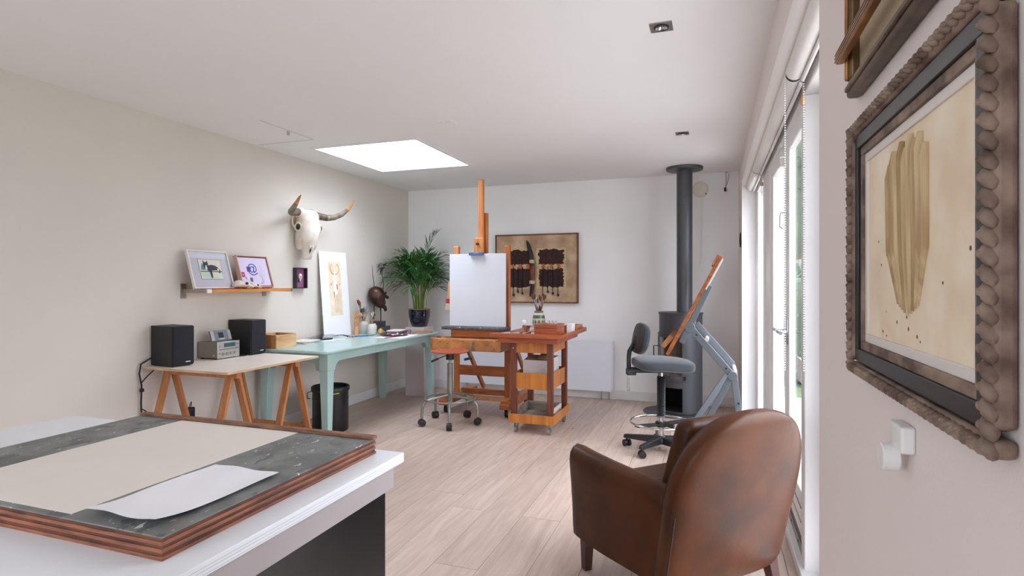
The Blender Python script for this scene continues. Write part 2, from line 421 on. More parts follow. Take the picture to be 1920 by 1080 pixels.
mat('hollow_shade', srgb(70, 52, 36), 0.9, var=0.4, scale=30)  # shade of the skull hollows, painted on solid parts instead of real recesses
mat('horn_base', srgb(120, 98, 78), 0.55, col2=srgb(86, 66, 52), scale=14, stretch=(1, 4, 1))
mat('horn_mid', srgb(150, 140, 122), 0.5, col2=srgb(92, 82, 70), scale=12, stretch=(1, 3, 1))
mat('horn_tip', srgb(204, 152, 84), 0.4, col2=srgb(150, 98, 48), scale=10)
mat('pot_glaze', srgb(20, 26, 46), 0.12, var=0.3, scale=6, coat=0.6)
mat('terracotta', srgb(196, 150, 108), 0.7)
mat('soil', srgb(66, 46, 32), 0.95, var=0.5, scale=50, bump=0.5)
mat('leaf', srgb(62, 116, 48), 0.42, col2=srgb(34, 80, 34), scale=5, rand=0.25)
mat('cane', srgb(138, 148, 62), 0.5, col2=srgb(92, 118, 44), scale=6, rand=0.1)
mat('bronze', srgb(84, 58, 46), 0.34, metal=0.55, col2=srgb(46, 30, 26), scale=9, bump=0.25, bscale=22)
mat('iron', srgb(58, 50, 46), 0.5, metal=0.4)
mat('black_marble', srgb(28, 30, 34), 0.25, col2=srgb(64, 68, 74), scale=7, distort=2.5, contrast=(0.62, 0.68))
mat('stoneware', srgb(214, 210, 202), 0.35, var=0.06, scale=8, coat=0.3)
mat('hand_wood', srgb(214, 156, 108), 0.5, col2=srgb(194, 130, 84), scale=4, stretch=(5, 5, 1))
mat('last_wood', srgb(200, 156, 88), 0.5, col2=srgb(168, 120, 60), scale=5)
mat('cork', srgb(190, 136, 98), 0.9, col2=srgb(150, 100, 70), scale=60)
mat('pedestal_white', srgb(206, 198, 198), 0.6, var=0.03, scale=3)
mat('radiator_white', srgb(232, 236, 244), 0.4)
mat('blue_pencil', srgb(24, 92, 160), 0.4)
mat('orange_pencil', srgb(232, 152, 40), 0.4)
mat('red_pencil', srgb(168, 44, 66), 0.4)
mat('brush_red', srgb(150, 50, 34), 0.35)
mat('brush_black', srgb(34, 26, 24), 0.35)
mat('brush_natural', srgb(196, 150, 100), 0.45)
mat('bristle_brown', srgb(112, 70, 46), 0.9, var=0.4, scale=60, stretch=(8, 8, 1))
mat('bristle_pale', srgb(214, 194, 160), 0.9, var=0.3, scale=60, stretch=(8, 8, 1))
mat('bristle_grey', srgb(150, 158, 168), 0.9, var=0.3, scale=60)
mat('ferrule', srgb(190, 190, 188), 0.25, metal=1.0)
mat('cardboard', srgb(168, 132, 94), 0.8, var=0.12, scale=5)
mat('box_white', srgb(206, 198, 194), 0.7, var=0.03, scale=4)
mat('vase_cream', srgb(204, 202, 178), 0.3, var=0.08, scale=14, coat=0.4)
mat('vase_green', srgb(86, 96, 76), 0.3, var=0.3, scale=20, coat=0.4)
mat('frame_white', srgb(216, 210, 204), 0.5)
mat('frame_rose', srgb(196, 160, 146), 0.5, var=0.1, scale=6)
mat('mat_grey', srgb(196, 192, 204), 0.85)
mat('mat_lilac', srgb(208, 196, 220), 0.8, var=0.06, scale=5)
mat('print_cream', srgb(226, 218, 202), 0.8)
mat('print_mint', srgb(188, 206, 190), 0.8, col2=srgb(224, 222, 204), scale=7)
mat('ink_navy', srgb(32, 36, 58), 0.7)
mat('ink_blue', srgb(50, 66, 150), 0.7)
mat('ink_violet', srgb(84, 62, 142), 0.7)
mat('ink_magenta', srgb(176, 34, 84), 0.7)
mat('ink_teal', srgb(78, 134, 148), 0.7)
mat('ink_grey', srgb(106, 96, 108), 0.7, var=0.5, scale=120)
mat('ink_green', srgb(150, 172, 170), 0.7)
mat('ink_red', srgb(176, 40, 48), 0.7)
mat('ink_white', srgb(236, 232, 226), 0.7)
mat('sepia', srgb(112, 84, 60), 0.8)
mat('sepia_pale', srgb(210, 186, 146), 0.8, var=0.1, scale=12)
mat('print_tan', srgb(236, 224, 202), 0.8, col2=srgb(222, 202, 172), scale=9)
mat('plum', srgb(152, 92, 134), 0.7)
mat('frame_black', srgb(44, 36, 38), 0.45)
mat('art_ground', srgb(208, 180, 150), 0.85, col2=srgb(166, 134, 106), scale=5, detail=8, bump=0.4, bscale=40)
mat('art_brown', srgb(66, 40, 36), 0.9, col2=srgb(44, 26, 25), scale=40, bump=0.5)
mat('art_pale', srgb(206, 184, 142), 0.9, var=0.15, scale=30)
mat('art_orange', srgb(214, 98, 44), 0.8, var=0.2, scale=30)
mat('art_frame', srgb(122, 74, 44), 0.5, col2=srgb(92, 52, 32), scale=5)
mat('gilt_old', srgb(112, 88, 52), 0.42, metal=0.45, col2=srgb(74, 56, 34), scale=22)
mat('gilt_bright', srgb(170, 120, 58), 0.4, metal=0.4, col2=srgb(126, 84, 40), scale=16)
mat('frame_taupe', srgb(112, 98, 82), 0.5, metal=0.2, col2=srgb(82, 70, 56), scale=16)
mat('linen_mount', srgb(176, 160, 132), 0.9, var=0.08, scale=90)
mat('carved_wood', srgb(146, 126, 110), 0.6, col2=srgb(84, 64, 54), scale=24, detail=6)
mat('ebony', srgb(22, 24, 28), 0.3)
mat('stick_tan', srgb(186, 160, 118), 0.8, col2=srgb(140, 110, 72), scale=6, stretch=(16, 1, 1))
mat('stick_pale', srgb(206, 184, 146), 0.8, col2=srgb(170, 142, 102), scale=6, stretch=(16, 1, 1))
mat('plate_dark', srgb(62, 66, 82), 0.3, var=0.3, scale=20)
mat('lcd', srgb(56, 84, 92), 0.15, coat=0.6)
mat('yellow_tape', srgb(214, 204, 40), 0.5)
mat('grass', srgb(92, 112, 66), 0.9, col2=srgb(66, 88, 48), scale=12)
mat('hedge_leaf', srgb(62, 88, 50), 0.7, col2=srgb(40, 62, 34), scale=3)
mat('bark', srgb(96, 80, 64), 0.9)
mat('paving', srgb(166, 162, 160), 0.8, var=0.1, scale=5)

# ================================================================== THE SETTING
XL, XR, YB, YN, ZC = -3.70, 0.257, 6.49, -1.7, 2.50
floor = struct('floor', MB().box(XL - .02, 0.50, YN, YB + .02, -0.10, -0.018), 'floor_gap', 'pale oak plank floor of the studio')
PW = 0.2235
x = -1.2425 - PW * 11
rowi = 0
rnd = random.Random(3)
while x < 0.47:
    x0, x1 = max(x, XL), min(x + PW, 0.376)
    if x1 - x0 > 0.02:
        y = YN - rnd.uniform(0.0, 1.8)
        if abs(x - (-1.2425)) < 0.01: y = 2.42 - 1.98 * 3
        while y < YB:
            ln = 1.98 if abs(x - (-1.2425)) < 0.01 else rnd.choice((1.7, 1.98, 2.2, 2.4))
            y0, y1 = max(y, YN), min(y + ln, YB)
            if y1 - y0 > 0.05:
                g = 0.0011
                # each plank is modelled about its own middle so that its grain differs
                c = Vector(((x0 + x1) / 2, (y0 + y1) / 2, 0))
                mb = MB().box(x0 + g - c.x, x1 - g - c.x, y0 + g - c.y, y1 - g - c.y, -0.018, 0.0)
                o = link('plank', mb.mesh('plank', None, 0), 'oak_plank', floor); o.location = c
            y += ln
    x += PW; rowi += 1

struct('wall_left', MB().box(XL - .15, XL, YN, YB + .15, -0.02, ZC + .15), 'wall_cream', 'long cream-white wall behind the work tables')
struct('wall_back', MB().box(XL, XR + .15, YB, YB + .15, -0.02, ZC + .15), 'wall_lit', 'white end wall with radiator and stove')
W_Y0, W_Y1, W_Z = 1.64, 5.75, 2.28
wr = MB().box(XR, XR + .3, YN, W_Y0, -0.02, ZC + .15).box(XR, XR + .3, W_Y1, YB, -0.02, ZC + .15).box(XR, XR + .3, W_Y0, W_Y1, W_Z, ZC + .15)
struct('wall_right', wr, 'wall_shaded', 'white wall around the glazed garden doors')
RW = (-2.9, -0.6, 0.70, 2.30)   # window in the wall behind the viewer
wn = MB().box(XL, RW[0], YN - .2, YN, -.02, ZC + .15).box(RW[1], XR, YN - .2, YN, -.02, ZC + .15).box(RW[0], RW[1], YN - .2, YN, RW[3], ZC + .15).box(RW[0], RW[1], YN - .2, YN, -.02, RW[2])
struct('wall_near', wn, 'wall_lit', 'white wall with a wide window behind the viewer')
SX0, SX1, SY0, SY1 = -3.28, -2.29, 4.13, 5.21
ce = MB().box(XL, SX0, YN, YB, ZC, ZC + .09).box(SX1, XR, YN, YB, ZC, ZC + .09).box(SX0, SX1, YN, SY0, ZC, ZC + .09).box(SX0, SX1, SY1, YB, ZC, ZC + .09)
ceiling = struct('ceiling', ce, 'ceiling_paint', 'flat white ceiling with a square skylight')
# ceiling hatch (thin joint lines) and its catch
hat = MB().box(-3.66, -3.10, 3.883, 3.887, ZC - .0015, ZC + .002).box(-3.102, -3.098, 3.30, 3.887, ZC - .0015, ZC + .002)
link('hatch_joint', hat.mesh('hatch_joint'), 'lilac_grey', ceiling)
link('hatch_catch', MB().rbox(-3.125, -3.113, 3.60, 3.625, ZC - .03, ZC + .002, .004).mesh('hatch_catch'), 'lilac_grey', ceiling)
solo('ceiling_plate', MB().box(-1.92, -1.79, 3.745, 3.785, ZC - .006, ZC + .001).box(-1.80, -1.79, 3.78, 3.85, ZC - .004, ZC + .001).cyl((-1.855, 3.765, ZC - .012), (-1.855, 3.765, ZC), .008),
     'trim_white', 'small white fixing plate on the ceiling right of the skylight', 'plate')
# baseboards
struct('baseboard_left', MB().box(XL, XL + .014, YN, YB, 0, .105), 'trim_white', 'white baseboard along the cream wall', bevel=.004)
struct('baseboard_back', MB().box(XL, XR, YB - .014, YB, 0, .105), 'trim_white', 'white baseboard along the end wall', bevel=.004)
struct('baseboard_right', MB().box(XR - .014, XR, YN, W_Y0, 0, .105).box(XR - .014, XR, W_Y1, YB, 0, .105), 'trim_white', 'white baseboard beside the garden doors', bevel=.004)

# ---- skylight
def win(name, label): 
    t = Thing(name, label, '', (0, 0, 0), kind='structure'); return t
w = win('window_1', 'square white skylight in the ceiling')
w.part('frame', MB().box(SX0 - .03, SX1 + .03, SY0 - .03, SY0, ZC - .012, ZC + .001).box(SX0 - .03, SX1 + .03, SY1, SY1 + .03, ZC - .012, ZC + .001)
       .box(SX0 - .03, SX0, SY0, SY1, ZC - .012, ZC + .001).box(SX1, SX1 + .03, SY0, SY1, ZC - .012, ZC + .001), 'trim_white')
w.part('pane', MB().box(SX0, SX1, SY0, SY1, ZC + .03, ZC + .036), 'skylight_glass')
# ---- garden window wall: frame posts, doors, panes (the plane X = 0.38 faces the room)
FX0, FX1 = 0.38, 0.47
HD = 2.15
w = win('window_2', 'white timber frame of the glazed garden wall')
w.part('head_rail', MB().box(FX0, FX1, W_Y0, W_Y1, HD, W_Z), 'window_white', bevel=.006)
w.part('sill_rail', MB().box(FX0 - .02, FX1, W_Y0, W_Y1, 0, .055), 'window_white', bevel=.005)
for y0, y1 in ((5.68, W_Y1), (4.88, 4.98), (4.40, 4.50), (2.80, 2.885), (W_Y0, 1.72)):
    w.part('post', MB().box(FX0, FX1, y0, y1, .05, HD), 'window_white', bevel=.005)
w.part('side_panel', MB().box(FX0 + .012, FX1 - .02, 4.49, 4.89, .05, HD), 'window_white')
w.part('pane', MB().box(.398, .402, 4.98, 5.68, .05, HD), 'pane_glass')
w.part('pane', MB().box(.455, .461, 1.72, 2.80, .05, HD), 'pane_glass')
w.part('bead', MB().box(.386, .398, 5.65, 5.68, .05, HD), 'window_white', bevel=.004)
struct('trim_1', MB().box(.455, .475, 2.72, 2.80, .05, HD).box(.462, .478, 2.66, 2.72, .05, HD), 'window_white', 'narrow white glazing bead beside the door post', bevel=.004)
def leaf(name, label, y0, y1, hinge_far):
    t = win(name, label); sx0, sx1 = .390, .424; sw = .085
    t.part('stile', MB().box(sx0, sx1, y0, y0 + sw, .06, HD - .008), 'window_white', bevel=.006)
    t.part('stile', MB().box(sx0, sx1, y1 - sw, y1, .06, HD - .008), 'window_white', bevel=.006)
    t.part('top_rail', MB().box(sx0, sx1, y0 + sw, y1 - sw, HD - .10, HD - .008), 'window_white', bevel=.006)
    p = t.part('bottom_panel', MB().box(sx0, sx1, y0 + sw, y1 - sw, .13, .34), 'window_white', bevel=.006)
    t.part('groove', MB().box(sx0 - .003, sx0 + .001, y0 + sw, y1 - sw, .262, .270).box(sx0 - .003, sx0 + .001, y0 + sw, y1 - sw, .196, .202), 'lilac_grey', p)
    t.part('pane', MB().box(.396, .400, y0 + sw, y1 - sw, .34, HD - .10), 'pane_glass')
    g = t.part('threshold_strip', MB().box(sx0 - .004, sx1, y0, y1, .062, .105), 'silver_side', label='grey metal weather strip')
    t.part('screw', MB().cyl((sx0 - .006, y0 + .15, .085), (sx0 - .003, y0 + .15, .085), .006).cyl((sx0 - .006, y0 + .4, .085), (sx0 - .003, y0 + .4, .085), .006), 'black_matte', g)
    t.part('seal', MB().box(sx0 - .001, sx1, y0, y1, .106, .114), 'rubber_seal')
    hy = (y0 + .045) if hinge_far else (y1 - .045)
    h = t.part('handle', MB().cyl((sx0, hy, 1.05), (sx0 - .055, hy, 1.05), .009).cyl((sx0 - .05, hy, 1.05), (sx0 - .05, hy + (.12 if hinge_far else -.12), 1.05), .010).rbox(sx0 - .008, sx0, hy - .018, hy + .018, .98, 1.12, .004), 'chrome', label='chrome lever handle')
    return t
t = leaf('door_1', 'far leaf of the white glazed garden doors', 3.525, 4.40, True)
t.part('stay', MB().box(.366, .391, 3.60, 3.66, 2.045, 2.12).cyl((.36, 3.66, 2.09), (.36, 3.50, 2.09), .008).rbox(.36, .396, 3.56, 3.68, 1.99, 2.03, .006), 'white_plastic', label='white door stay at the top of the leaf')
t.part('hook', MB().tube([(.39, 3.58, 1.72), (.365, 3.58, 1.72), (.36, 3.58, 1.70), (.36, 3.58, 1.64), (.375, 3.58, 1.63)], .004), 'white_plastic')
t = leaf('door_2', 'near leaf of the white glazed garden doors', 2.885, 3.515, False)
t.part('sticker', MB().box(.3945, .3957, 3.00, 3.14, .845, .955), 'white_paper', label='white card stuck to the glass')
# window behind the viewer
w = win('window_3', 'white framed window in the near wall')
for xx in (RW[0], -1.735, RW[1] - .07):
    w.part('post', MB().box(xx, xx + .07, YN - .16, YN - .08, RW[2], RW[3]), 'window_white')
for z0 in (RW[2], RW[3] - .07): w.part('rail', MB().box(RW[0], RW[1], YN - .16, YN - .08, z0, z0 + .07), 'window_white')
w.part('pane', MB().box(RW[0], RW[1], YN - .125, YN - .12, RW[2] + .07, RW[3] - .07), 'pane_glass')

struct('trim_2', MB().cyl((.287, W_Y0 + .01, 2.262), (.287, W_Y1 - .01, 2.262), .034, n=28), 'pelmet_white', 'white rounded pelmet under the lintel above the blinds')
struct('trim_3', MB().box(XR - .001, FX0, W_Y1 - .006, W_Y1, 0, W_Z), 'window_white', 'white lining of the far window reveal')
# ---- roller blinds under the lintel
def blind(y0, y1, label):
    t = Thing('roller_blind', label, 'blind', (.325, y0, 2.2), group='roller blinds over the garden doors')
    t.part('tube', MB().cyl((.325, y0 + .012, 2.205), (.325, y1 - .012, 2.205), .036, n=24), 'blind_fabric')
    t.part('end_cap', MB().cyl((.325, y0, 2.205), (.325, y0 + .012, 2.205), .033, n=24), 'rubber_seal')
    for ya in (y0 + .002, y1 - .006): t.part('bracket', MB().box(.30, .35, ya, ya + .004, 2.2, 2.28), 'white_plastic')
    t.part('bottom_bar', MB().cyl((.352, y0 + .02, 2.165), (.352, y1 - .02, 2.165), .008), 'white_plastic')
    for dx in (-.036, .036):
        ch = MB()
        z = 2.2
        zb = .95 if y0 < 3 else 2.0
        while z > zb:
            ch.ball((.325 + dx, y0 + .004, z), .0032, 6, 4); z -= .0105
        t.part('bead_chain', ch, 'white_plastic', kind='stuff')
    t.part('pull_knob', MB().cyl((.361, y0 + .03, 2.165), (.361, y0 + .03, 2.11), .0015, n=6).lathe([(.004, 0), (.010, .006), (.010, .03), (.005, .036)], (.361, y0 + .03, 2.075), 10), 'brush_natural', label='small brown wooden pull')
blind(1.66, 2.66, 'white roller blind nearest the picture frames, rolled up')
blind(2.67, 4.82, 'long middle roller blind with bead chain hanging over the doors')
blind(4.83, 5.72, 'farthest white roller blind, next to the end wall')

# ---- garden outside
gr = MB().box(.30, 14, -6, 26, -.14, -.10)
struct('ground_grass', gr, 'grass', 'garden lawn outside the glazed wall')
struct('ground_paving', MB().box(.50, 4.6, -4, 7.6, -.12, -.06), 'paving', 'pale paving outside the garden doors')
struct('ground_near', MB().box(-6, .3, -6, YN - .2, -.14, -.10), 'paving', 'pale paving behind the near wall')
def hedge(name, label, c, sx, sy, sz, n, seed):
    r = random.Random(seed)
    t = Thing(name, label, 'hedge', (c[0], c[1], -.1))
    t.part('core', MB().ball((c[0], c[1], sz / 2 - .1), (sx * .44, sy * .44, sz * .5), 14, 10, e=.6), 'hedge_leaf')
    lv = MB()
    for i in range(n):
        a, b = r.uniform(0, 2 * PI), r.uniform(-PI / 2, PI / 2)
        k = r.uniform(.42, .54)
        p = Vector((c[0] + sx * k * math.copysign(abs(math.cos(a) * math.cos(b)) ** .6, math.cos(a)), c[1] + sy * k * math.copysign(abs(math.sin(a) * math.cos(b)) ** .6, math.sin(a)), sz / 2 - .1 + sz * k * math.copysign(abs(math.sin(b)) ** .6, math.sin(b))))
        u = Vector((r.uniform(-1, 1), r.uniform(-1, 1), r.uniform(-.6, .6))).normalized(); v_ = u.cross(Vector((r.uniform(-1, 1), r.uniform(-1, 1), 1))).normalized()
        s = r.uniform(.03, .07)
        lv.add([p, p + u * s + v_ * s * .45, p + u * s * 2, p + u * s - v_ * s * .45], [(0, 1, 2, 3)])
    t.part('foliage', lv, 'hedge_leaf', smooth=0)
    t.part('stem', MB().cyl((c[0], c[1], -.12), (c[0], c[1], sz * .6), .07, .04), 'bark')
hedge('garden_hedge', 'tall green hedge at the end of the terrace outside', (2.4, 13.0, 0), 4.2, 1.6, 5.0, 6000, 1)
hedge('garden_shrub', 'rounded green shrub outside beyond the far window', (1.25, 9.2, 0), 1.3, 1.3, 1.5, 1500, 2)
hedge('garden_bush', 'broad green bush along the lawn edge outside', (5.5, 9.5, 0), 1.6, 6.0, 2.0, 2000, 3)

# ---- recessed spots
def spot(c, label):
    t = Thing('ceiling_spot', label, 'spotlight', (c[0], c[1], ZC), group='recessed square ceiling spots')
    s = .05
    pl = MB()
    n = 24
    outer = []; inner = []
    for k in range(n):
        a = 2 * PI * k / n + PI / 4
        m_ = max(abs(math.cos(a)), abs(math.sin(a))); outer.append((c[0] + s * math.cos(a) / m_, c[1] + s * math.sin(a) / m_, ZC - .004)); inner.append((c[0] + .033 * math.cos(a), c[1] + .033 * math.sin(a), ZC - .004))
    pl.add(outer + inner, [(k, (k + 1) % n, n + (k + 1) % n, n + k) for k in range(n)])
    up = [(p[0], p[1], ZC + .001) for p in outer]
    pl.add(outer + up, [(k, (k + 1) % n, n + (k + 1) % n, n + k) for k in range(n)])
    t.part('plate', pl, 'steel_brushed')
    t.part('ring', MB().torus((c[0], c[1], ZC - .005), .031, .0035, 24, 6), 'iron')
    xf = Matrix.Translation((c[0], c[1], ZC - .004)) @ Euler((.35, 0, 0)).to_matrix().to_4x4()
    r2 = MB().lathe([(.028, 0), (.028, -.008), (.022, -.01), (.02, -.003), (.016, .004)], n=24)
    r2.warp(lambda p: xf @ p); t.part('gimbal', r2, 'chrome')
    b = MB().ball((0, 0, -.001), (.017, .017, .007), 14, 6); b.warp(lambda p: xf @ p); t.part('lamp', b, 'silver')
spot((-.224, 2.706), 'brushed steel spotlight in the ceiling above the armchair, the larger in view')
spot((-.228, 4.69), 'brushed steel spotlight in the ceiling near the flue pipe')

# ================================================================== FOREGROUND WORKBENCH
t = Thing('workbench', 'white-topped workbench in the foreground with grey apron rail', 'workbench', (-1.75, 1.0, 0))
tp = t.part('tabletop', MB().box(-2.60, -.98, .25, 1.69, .718, .75), 'white_laminate', bevel=.002)
t.part('edge_ply', MB().box(-2.601, -.979, .249, 1.691, .7235, .7245).box(-2.601, -.979, .249, 1.691, .7315, .7325).box(-2.601, -.979, .249, 1.691, .7385, .7395), 'edge_grey', tp)
t.part('apron', MB().box(-1.02, -1.0, .30, 1.657, .640, .718), 'lilac_grey', bevel=.002)
t.part('apron', MB().box(-2.55, -1.02, 1.635, 1.657, .640, .718), 'lilac_grey')
t.part('apron', MB().box(-2.55, -1.02, .30, .32, .640, .718), 'lilac_grey')
for xx, yy in ((-2.55, .32), (-2.55, 1.575)):
    t.part('leg', MB().box(xx, xx + .06, yy, yy + .06, 0, .64), 'lilac_grey', bevel=.003)
t = Thing('black_cabinet', 'black lacquered cabinet standing below the white workbench top', 'cabinet', (-1.35, 1.0, 0))
t.part('body', MB().box(-1.75, -1.045, .34, 1.648, .03, .638), 'black_lacquer', bevel=.003)
for y0, y1 in ((.345, .993), (.998, 1.645)):
    d = t.part('door', MB().box(-1.044, -1.024, y0, y1, .04, .632), 'black_lacquer', bevel=.002)
t.part('plinth', MB().box(-1.72, -1.08, .37, 1.62, 0, .03), 'black_matte')
# drawing board lying on the bench: glued plies, painted top, far rail
t = Thing('drawing_board', 'paint-spattered grey drawing board with layered plywood edge on the bench', 'drawing board', (-1.6, 1.25, .75))
BX0, BX1, BY0, BY1 = -2.115, -1.062, .862, 1.648
for i in range(6):
    g = (.0, .003, .001, .004, .0, .002)[i]
    t.part('ply', MB().box(BX0 + g, BX1 - g, BY0 + g, BY1 - g, .7505 + i * .0078, .7583 + i * .0078), ('ply_brown', 'ply_dark', 'ply_brown', 'ply_dark', 'ply_brown', 'ply_dark')[i], smooth=0)
t.part('painted_top', MB().box(BX0, BX1, BY0, BY1, .7973, .8005), 'paint_board', smooth=0, label='grey painted surface with dried paint flecks')
t.part('rail', MB().box(BX0 - .004, BX1 + .004, 1.624, 1.650, .8005, .8115), 'rail_wood', bevel=.002, label='thin wooden stop rail')
solo('card_sheet', MB().sheet([(-1.886, .88, .8015), (-1.359, .88, .8015), (-1.356, 1.618, .8015), (-1.89, 1.618, .8015)], t=.0009), 'beige_paper', 'large beige card sheet lying on the drawing board', 'card')
solo('paper_sheet', MB().sheet([(-1.325, .884, .803), (-1.108, .884, .803), (-1.104, 1.243, .803), (-1.330, 1.247, .803)], 14, 16,
     lambda u, w: .0025 + .013 * max(0, 1 - w * 3.2) ** 2 * (1 - .3 * u) + .012 * max(0, u - .82) * 2 * (1 - w) + .004 * math.sin(5 * u + 3 * w) ** 2, t=.0006), 'white_paper', 'curling white paper sheets on the near edge of the drawing board', 'paper')

# ================================================================== LEATHER ARMCHAIR
t = Thing('armchair', 'brown leather armchair with arched back, seen from behind by the garden doors', 'armchair', (-.167, 2.648, 0), .779, local=True)
LN = .237; YBK = -.292; S1, ST = .47, .846
def back_y(z, x): return YBK - (z - .155) * LN + .28 * x * x
# backrest: arched shell, leaning and slightly curved
rings = []
for i in range(31):
    k = i / 30
    z = .150 + (ST - .150) * (1 - (1 - k) ** 1.7)
    if z < S1: w = .312 + .016 * (z - .15) / (S1 - .15)
    else: w = .328 * max(0.0, 1 - ((z - S1) / (ST - S1)) ** 2.5) ** (1 / 2.15)
    th = .058 * min(1.0, math.sqrt(max(0.0, 1 - max(0, (z - (ST - .075)) / .075) ** 2)) + .04)
    if i == 0: w -= .016; th = .045
    w = max(w, .004); th = max(th, .003)
    rings.append([(px, back_y(z, px) + py, z) for px, py in superring(w, th, 44, .5)])
bk = t.part('backrest', MB().loft(rings), 'leather', smooth=60)
for sx in (-1,):
    t.part('welt', MB().tube([(sx * .968 * (.312 + .016 * (z - .15) / .32), back_y(z, .31) - .036, z) for z in (.165, .22, .28, .34, .40, .46)], .003, 6), 'leather_dark', bk)
t.part('rim_seam', MB().tube([(.309 * math.copysign(abs(math.cos(a)) ** .82, math.cos(a)), back_y(.47 + (ST - .017 - .47) * abs(math.sin(a)) ** .84, .309 * math.copysign(abs(math.cos(a)) ** .82, math.cos(a))) + .045, .47 + (ST - .017 - .47) * abs(math.sin(a)) ** .84) for a in (PI * i / 40 for i in range(41))], .004, 6), 'leather_dark', bk, smooth=60)
t.part('inner_cushion', MB().rbox(-.235, .235, -.05, .045, .0, .40, .042, 5).warp(lambda p: Vector((p.x * (1 - .20 * max(0, p.z - .2) / .2), p.y - .190 - p.z * LN + .3 * p.x ** 2, p.z + .385))), 'leather', smooth=60)
for sx in (-1, 1):
    rr = []
    for yy, k in ((-.300, .90), (-.290, 1), (-.1, 1), (.05, 1), (.17, 1), (.25, 1), (.276, .97), (.290, .89), (.297, .74), (.299, .55)):
        zt = .545 + .022 * (yy + .24) / .54
        zb = .150 + .03 * max(0, yy - .2)
        prof = ((-.052, 0), (-.056, .10), (-.058, .22), (-.060, .34), (-.064, .45), (-.068, .60), (-.074, .74), (-.077, .84), (-.072, .92), (-.056, .975), (-.030, 1.0), (.002, .985), (.026, .95), (.040, .88), (.044, .78), (.042, .6), (.042, .3), (.042, 0))
        cx = -.008; zc = .48
        rr.append([(sx * (.296 - .055 * max(0.0, (.12 - yy) / .42) - (cx + (a * (.82 if a > 0 else 1) - cx) * k)), yy, zb + (zt - zb) * (zc + (b - zc) * (.94 + .06 * k))) for a, b in prof])
    t.part('armrest', MB().loft(rr), 'leather', smooth=60)
t.part('seat_base', MB().rbox(-.258, .258, -.28, .270, .158, .310, .022), 'leather', smooth=60)
cu = t.part('seat_cushion', MB().rbox(-.252, .252, -.23, .285, .312, .415, .040, 5).warp(lambda p: Vector((p.x, p.y, p.z + .016 * (1 - (p.x / .26) ** 2) * (p.z > .36)))), 'leather', smooth=60)
t.part('cushion_seam', MB().tube([(-.225, .06, .416), (-.1, .06, .430), (.1, .06, .430), (.225, .06, .416)], .0025, 6), 'leather_dark', cu)
for sx in (-1, 1):
    t.part('leg', MB().taper((sx * .308, .232, 0), .036, .036, (sx * .305, .232, .165), .050, .050), 'dark_leg', bevel=.003)
    t.part('leg', MB().taper((sx * .295, -.300, 0), .036, .036, (sx * .280, -.270, .165), .050, .050), 'dark_leg', bevel=.003)

# ================================================================== TEAL TABLE
t = Thing('teal_table', 'long mint-green painted table with arched aprons along the cream wall', 'table', (-3.28, 4.8, 0))
TX0, TX1, TY0, TY1, TZ = -3.655, -2.90, 3.80, 5.79, .77
c = .075
t.part('tabletop', MB().prism([(TX0, TY0), (TX1 - c, TY0), (TX1 - c * .45, TY0 + c * .12), (TX1 - c * .12, TY0 + c * .45), (TX1, TY0 + c), (TX1, TY1 - c * .5), (TX1 - c * .15, TY1 - c * .15), (TX1 - c * .5, TY1), (TX0, TY1)], TZ - .024, TZ), 'teal_paint', bevel=.007)
LX0, LX1, LY0, LY1 = TX0 + .035, TX1 - .035, TY0 + .055, TY1 - .055
lw = .085
def arch(a0, a1, zt, h, rad):
    """apron outline with a curved bracket at each end"""
    p = [(a0, zt), (a0, zt - h - rad)]
    n = 8
    p += [(a0 + .05, zt - h - rad)]
    for i in range(n + 1):
        a = PI - (PI / 2) * i / n
        p.append((a0 + .05 + rad + rad * math.cos(a), zt - h - rad + rad * math.sin(a)))
    q = [(a0 + a1 - u, v) for u, v in reversed(p)]
    return p + q
zt = TZ - .024
for xx in (LX0 + .03, LX1 - .048):
    t.part('apron', MB().prism(arch(LY0 + lw, LY1 - lw, zt, .075, .07), xx, xx + .022, 'x'), 'teal_paint')
for yy in (LY0 + .025, LY1 - .047):
    t.part('apron', MB().prism(arch(LX0 + lw, LX1 - lw, zt, .075, .07), yy, yy + .022, 'y'), 'teal_paint')
for ix, xx in enumerate((LX0, LX1)):
    for iy, yy in enumerate((LY0, LY1)):
        ex = xx + lw / 2 if ix == 0 else xx - lw / 2
        ey = yy + lw / 2 if iy == 0 else yy - lw / 2
        bx = ex + (-.012 if ix == 0 else .012); by = ey + (-.012 if iy == 0 else .012)
        mb = MB().taper((bx, by, 0), .055, .055, (ex, ey, .60), lw - .004, lw - .004); mb.box(ex - lw / 2, ex + lw / 2, ey - lw / 2, ey + lw / 2, .60, zt)
        t.part('leg', mb, 'teal_paint', bevel=.003)

